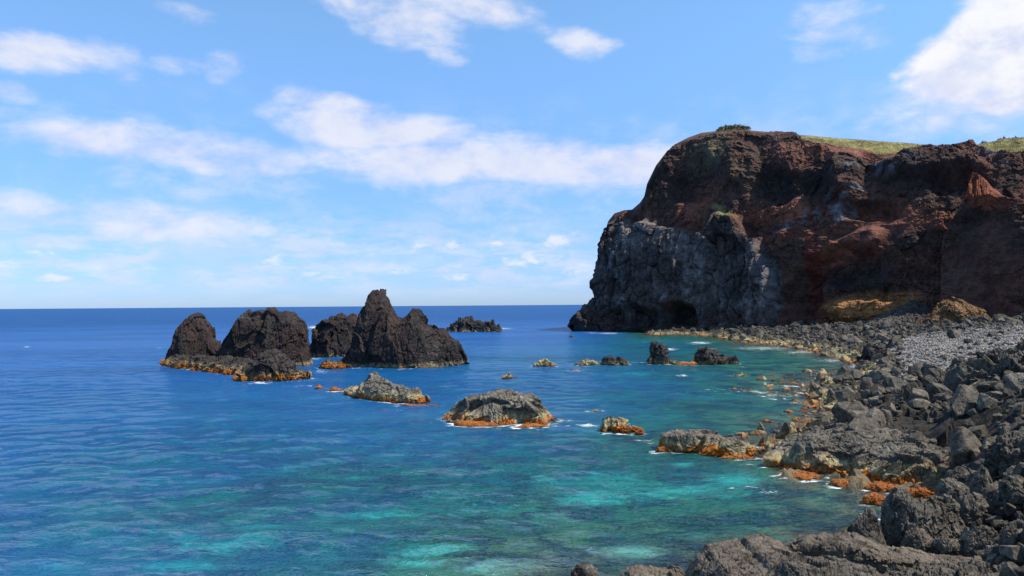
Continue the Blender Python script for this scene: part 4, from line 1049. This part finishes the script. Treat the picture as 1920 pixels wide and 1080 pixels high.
    gcol = mixc(gcol, (blob(1300, 540, 90, 50, 15, 1.2, .3)) * sstep(nz + n1[:, 0], -.1, .3) * .7, (.40, .38, .36))
    gcol = mixc(gcol, blob(1440, 530, 32, 95, -8, 1.2, .5) * .9, (.27, .26, .26))
    gcol = mixc(gcol, blob(1383, 425, 26, 26, 0, 1.2, .5) * .8, (.17, .17, .17))
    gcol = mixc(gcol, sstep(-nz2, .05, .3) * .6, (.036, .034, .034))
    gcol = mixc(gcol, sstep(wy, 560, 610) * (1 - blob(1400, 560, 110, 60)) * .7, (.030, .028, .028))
    gcol = mixc(gcol, sstep(n2[:, 0] + nz * 1.5, .0, .4) * .6, (.072, .042, .032))
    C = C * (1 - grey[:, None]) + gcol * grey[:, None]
    C = mixc(C, blob(1365, 395, 30, 8, 15, 1.2, .5) * .9, (.20, .19, .075))
    # grass on top
    edge = np.interp(px, [1480, 1500, 1540, 1600, 1650, 1700, 1740, 1770, 1820, 1850, 1900, 2600], [247, 262, 272, 282, 289, 284, 277, 272, 272, 284, 288, 290])
    top = sstep(edge - (py + n2[:, 0] * 5 + nz * 6), -2, 2) * sstep(px, 1470, 1500)
    top = np.maximum(top, sstep(row_i, nv - 2, nv + 3) * sstep(px, 1300, 1480))
    gr = np.array([[.235, .21, .078]]) * (1 + .25 * n1) * (1 + .3 * n2)
    C = C * (1 - top[:, None]) + gr * top[:, None]
    C = C * (1 + .35 * n2) * (1 + .18 * nb_ * (1 - grey[:, None]))
    C = np.clip(C, .008, .6)
    V = P + N * (d * (1 - .85 * top))[:, None]
    me = mesh_np("cliff", V, grid_faces(nu, nv + nb), False)
    attr_col(me, "beds", C)
    # make faces look towards the viewer
    M_C = rock_mat("cliff_rock", (0, 0, 0), (0, 0, 0), (0, 0, 0), cream=.0, algae=0, fine=.22, bump=.7, attribute="beds")
    add_obj("cliff", me, M_C, kind='structure', label='tall dark red and grey volcanic cliff with a grassy top')
    return V, top, row_i, px, py, nv
CV, CTOP, CROW, CPXX, CPYY, CNV = cliff()

# ochre earth mound at the cliff foot
M_OCHRE = rock_mat("ochre_earth", (.10, .055, .025), (.22, .125, .055), (.36, .23, .12), cream=0, algae=0, fine=.35, bump=.7)
outline_rock("earth_mound", [(1722, 612), (1745, 585), (1768, 562), (1785, 558), (1805, 563), (1825, 572), (1845, 584), (1858, 600), (1868, 612)],
             (232, 226), 5.5, 7, 1.5, 200, 90, 701, .5, size=5, mat=M_OCHRE, label='ochre brown earth mound at the foot of the right cliff', cat='mound')
outline_rock("scree_cone", [(1560, 618), (1620, 610), (1670, 596), (1705, 578), (1735, 574), (1760, 588), (1790, 612)],
             (250, 240), 4.5, 12, 1.3, 200, 90, 705, .5, size=4, mat=rock_mat("scree", (.022, .02, .02), (.06, .052, .048), (.12, .11, .10), cream=0, algae=0, fine=.5, bump=.8),
             label='dark stony scree cone spilling from the cliff beside the ochre mound', cat='scree')

# ------------------------------------------------------------------ plants on the cliff top
M_GRASS = simple_mat("dry_grass", (.19, .175, .06), (.29, .26, .10), .6)
M_LEAF = simple_mat("bush_leaf", (.12, .13, .055), (.26, .26, .12), 2.0)
M_STEM = simple_mat("bush_stem", (.06, .045, .03), (.10, .08, .06), 4.0)
def tufts(name, pts, h, mat, blades=4, **kw):
    VV, FF = [], []
    for (x_, y_, z_) in pts:
        for b in range(blades):
            a = g.uniform(0, 6.28); w_ = h * .22; hh = h * g.uniform(.6, 1.3)
            dx, dy = math.cos(a) * w_, math.sin(a) * w_
            lx, ly = g.normal(0, .3 * h, 2)
            ox, oy = g.normal(0, h * .5, 2)
            k = len(VV)
            VV += [(x_ + ox - dx, y_ + oy - dy, z_ - .2), (x_ + ox + dx, y_ + oy + dy, z_ - .2), (x_ + ox + lx, y_ + oy + ly, z_ + hh)]
            FF.append((k, k + 1, k + 2))
    return add_obj(name, mesh_np(name, np.array(VV), np.array(FF)), mat, **kw)
ii = np.nonzero((CTOP > .6) & (CPXX < 2050) & (CROW < CNV + 3))[0]
ii = g.choice(ii, min(9000, len(ii)), replace=False)
tufts("grass", CV[ii] + g.normal(0, .4, (len(ii), 3)) * np.array([1, 1, 0]), 0.16, M_GRASS, 3, kind='stuff', label='dry yellow green grass on the cliff top')
def bush(px_, wpx, hpx, lb, n=900):
    best = [i for i in np.nonzero((np.abs(CPXX - px_) < 5) & (CROW > CNV - 6) & (CROW < CNV + 1))[0]]
    b = CV[best[np.argmax([CV[i][2] for i in best])]]
    D_ = b[1]; rx = wpx / FPX * D_ / 2; h = hpx / FPX * D_
    e = bpy.data.objects.new("bush", None); COL.objects.link(e)
    e.location = b - np.array([0, 0, .5]); e['label'] = lb; e['category'] = 'bush'; e['group'] = 'bushes on the cliff edge'
    VV, FF = [], []
    for _ in range(n):
        a, r_ = g.uniform(0, 6.28), math.sqrt(g.uniform())
        x_, y_ = math.cos(a) * rx * r_, math.sin(a) * rx * .8 * r_
        z_ = h * (1 - r_ ** 2) ** .7 * g.uniform(.2, 1.05) * (1 + .25 * math.sin(5 * a + px_))
        s_ = .22 + .2 * g.uniform()
        q = g.normal(0, s_, (3, 3))
        k = len(VV); VV += [(x_ + q[j][0], y_ + q[j][1], z_ + q[j][2]) for j in range(3)]; FF.append((k, k + 1, k + 2))
    add_obj("foliage", mesh_np("foliage", np.array(VV), np.array(FF)), M_LEAF, parent=e)
    VV, FF = [], []
    for _ in range(7):
        a = g.uniform(0, 6.28); tx, ty, tz = math.cos(a) * rx * .5, math.sin(a) * rx * .5, h * .6
        k = len(VV)
        VV += [(.12, 0, -.5), (-.06, .1, -.5), (-.06, -.1, -.5), (tx, ty, tz)]
        FF += [(k, k + 1, k + 3), (k + 1, k + 2, k + 3), (k + 2, k, k + 3)]
    add_obj("stem", mesh_np("stem", np.array(VV), np.array(FF)), M_STEM, parent=e)
bush(1372, 64, 8, 'widest low green bush on the highest point of the headland', 1600)
bush(1767, 20, 7, 'low bush on the skyline at the right end of the grass slope', 400)
bush(1841, 16, 9, 'small round dark bush alone on the cliff skyline', 400)
bush(1884, 26, 9, 'spreading bush on the right-hand grassy rise', 500)
bush(1908, 22, 8, 'bush at the right edge of the cliff top', 400)

# ------------------------------------------------------------------ surf around everything that stands in the water
gust_ = fbm(np.stack([sea_x / 5, sea_y / 5, 0 * sea_x], 1), 3, .5, 909)
for ring in RINGS:
    lo, hi = ring.min(0) - 3, ring.max(0) + 3
    ii = np.nonzero((sea_x > lo[0]) & (sea_x < hi[0]) & (sea_y > lo[1]) & (sea_y < hi[1]))[0]
    if not len(ii): continue
    rp = ring[::2]
    dd = np.sqrt(((sea_x[ii, None] - rp[None, :, 0]) ** 2 + (sea_y[ii, None] - rp[None, :, 1]) ** 2).min(1))
    reach = .5 + .006 * rp[:, 1].mean()
    sea_foam[ii] = np.maximum(sea_foam[ii], (.50 + .8 * gust_[ii]) * (1 - sstep(dd, 0, reach * 1.25)))
attr(sea_me, "foam", sea_foam)
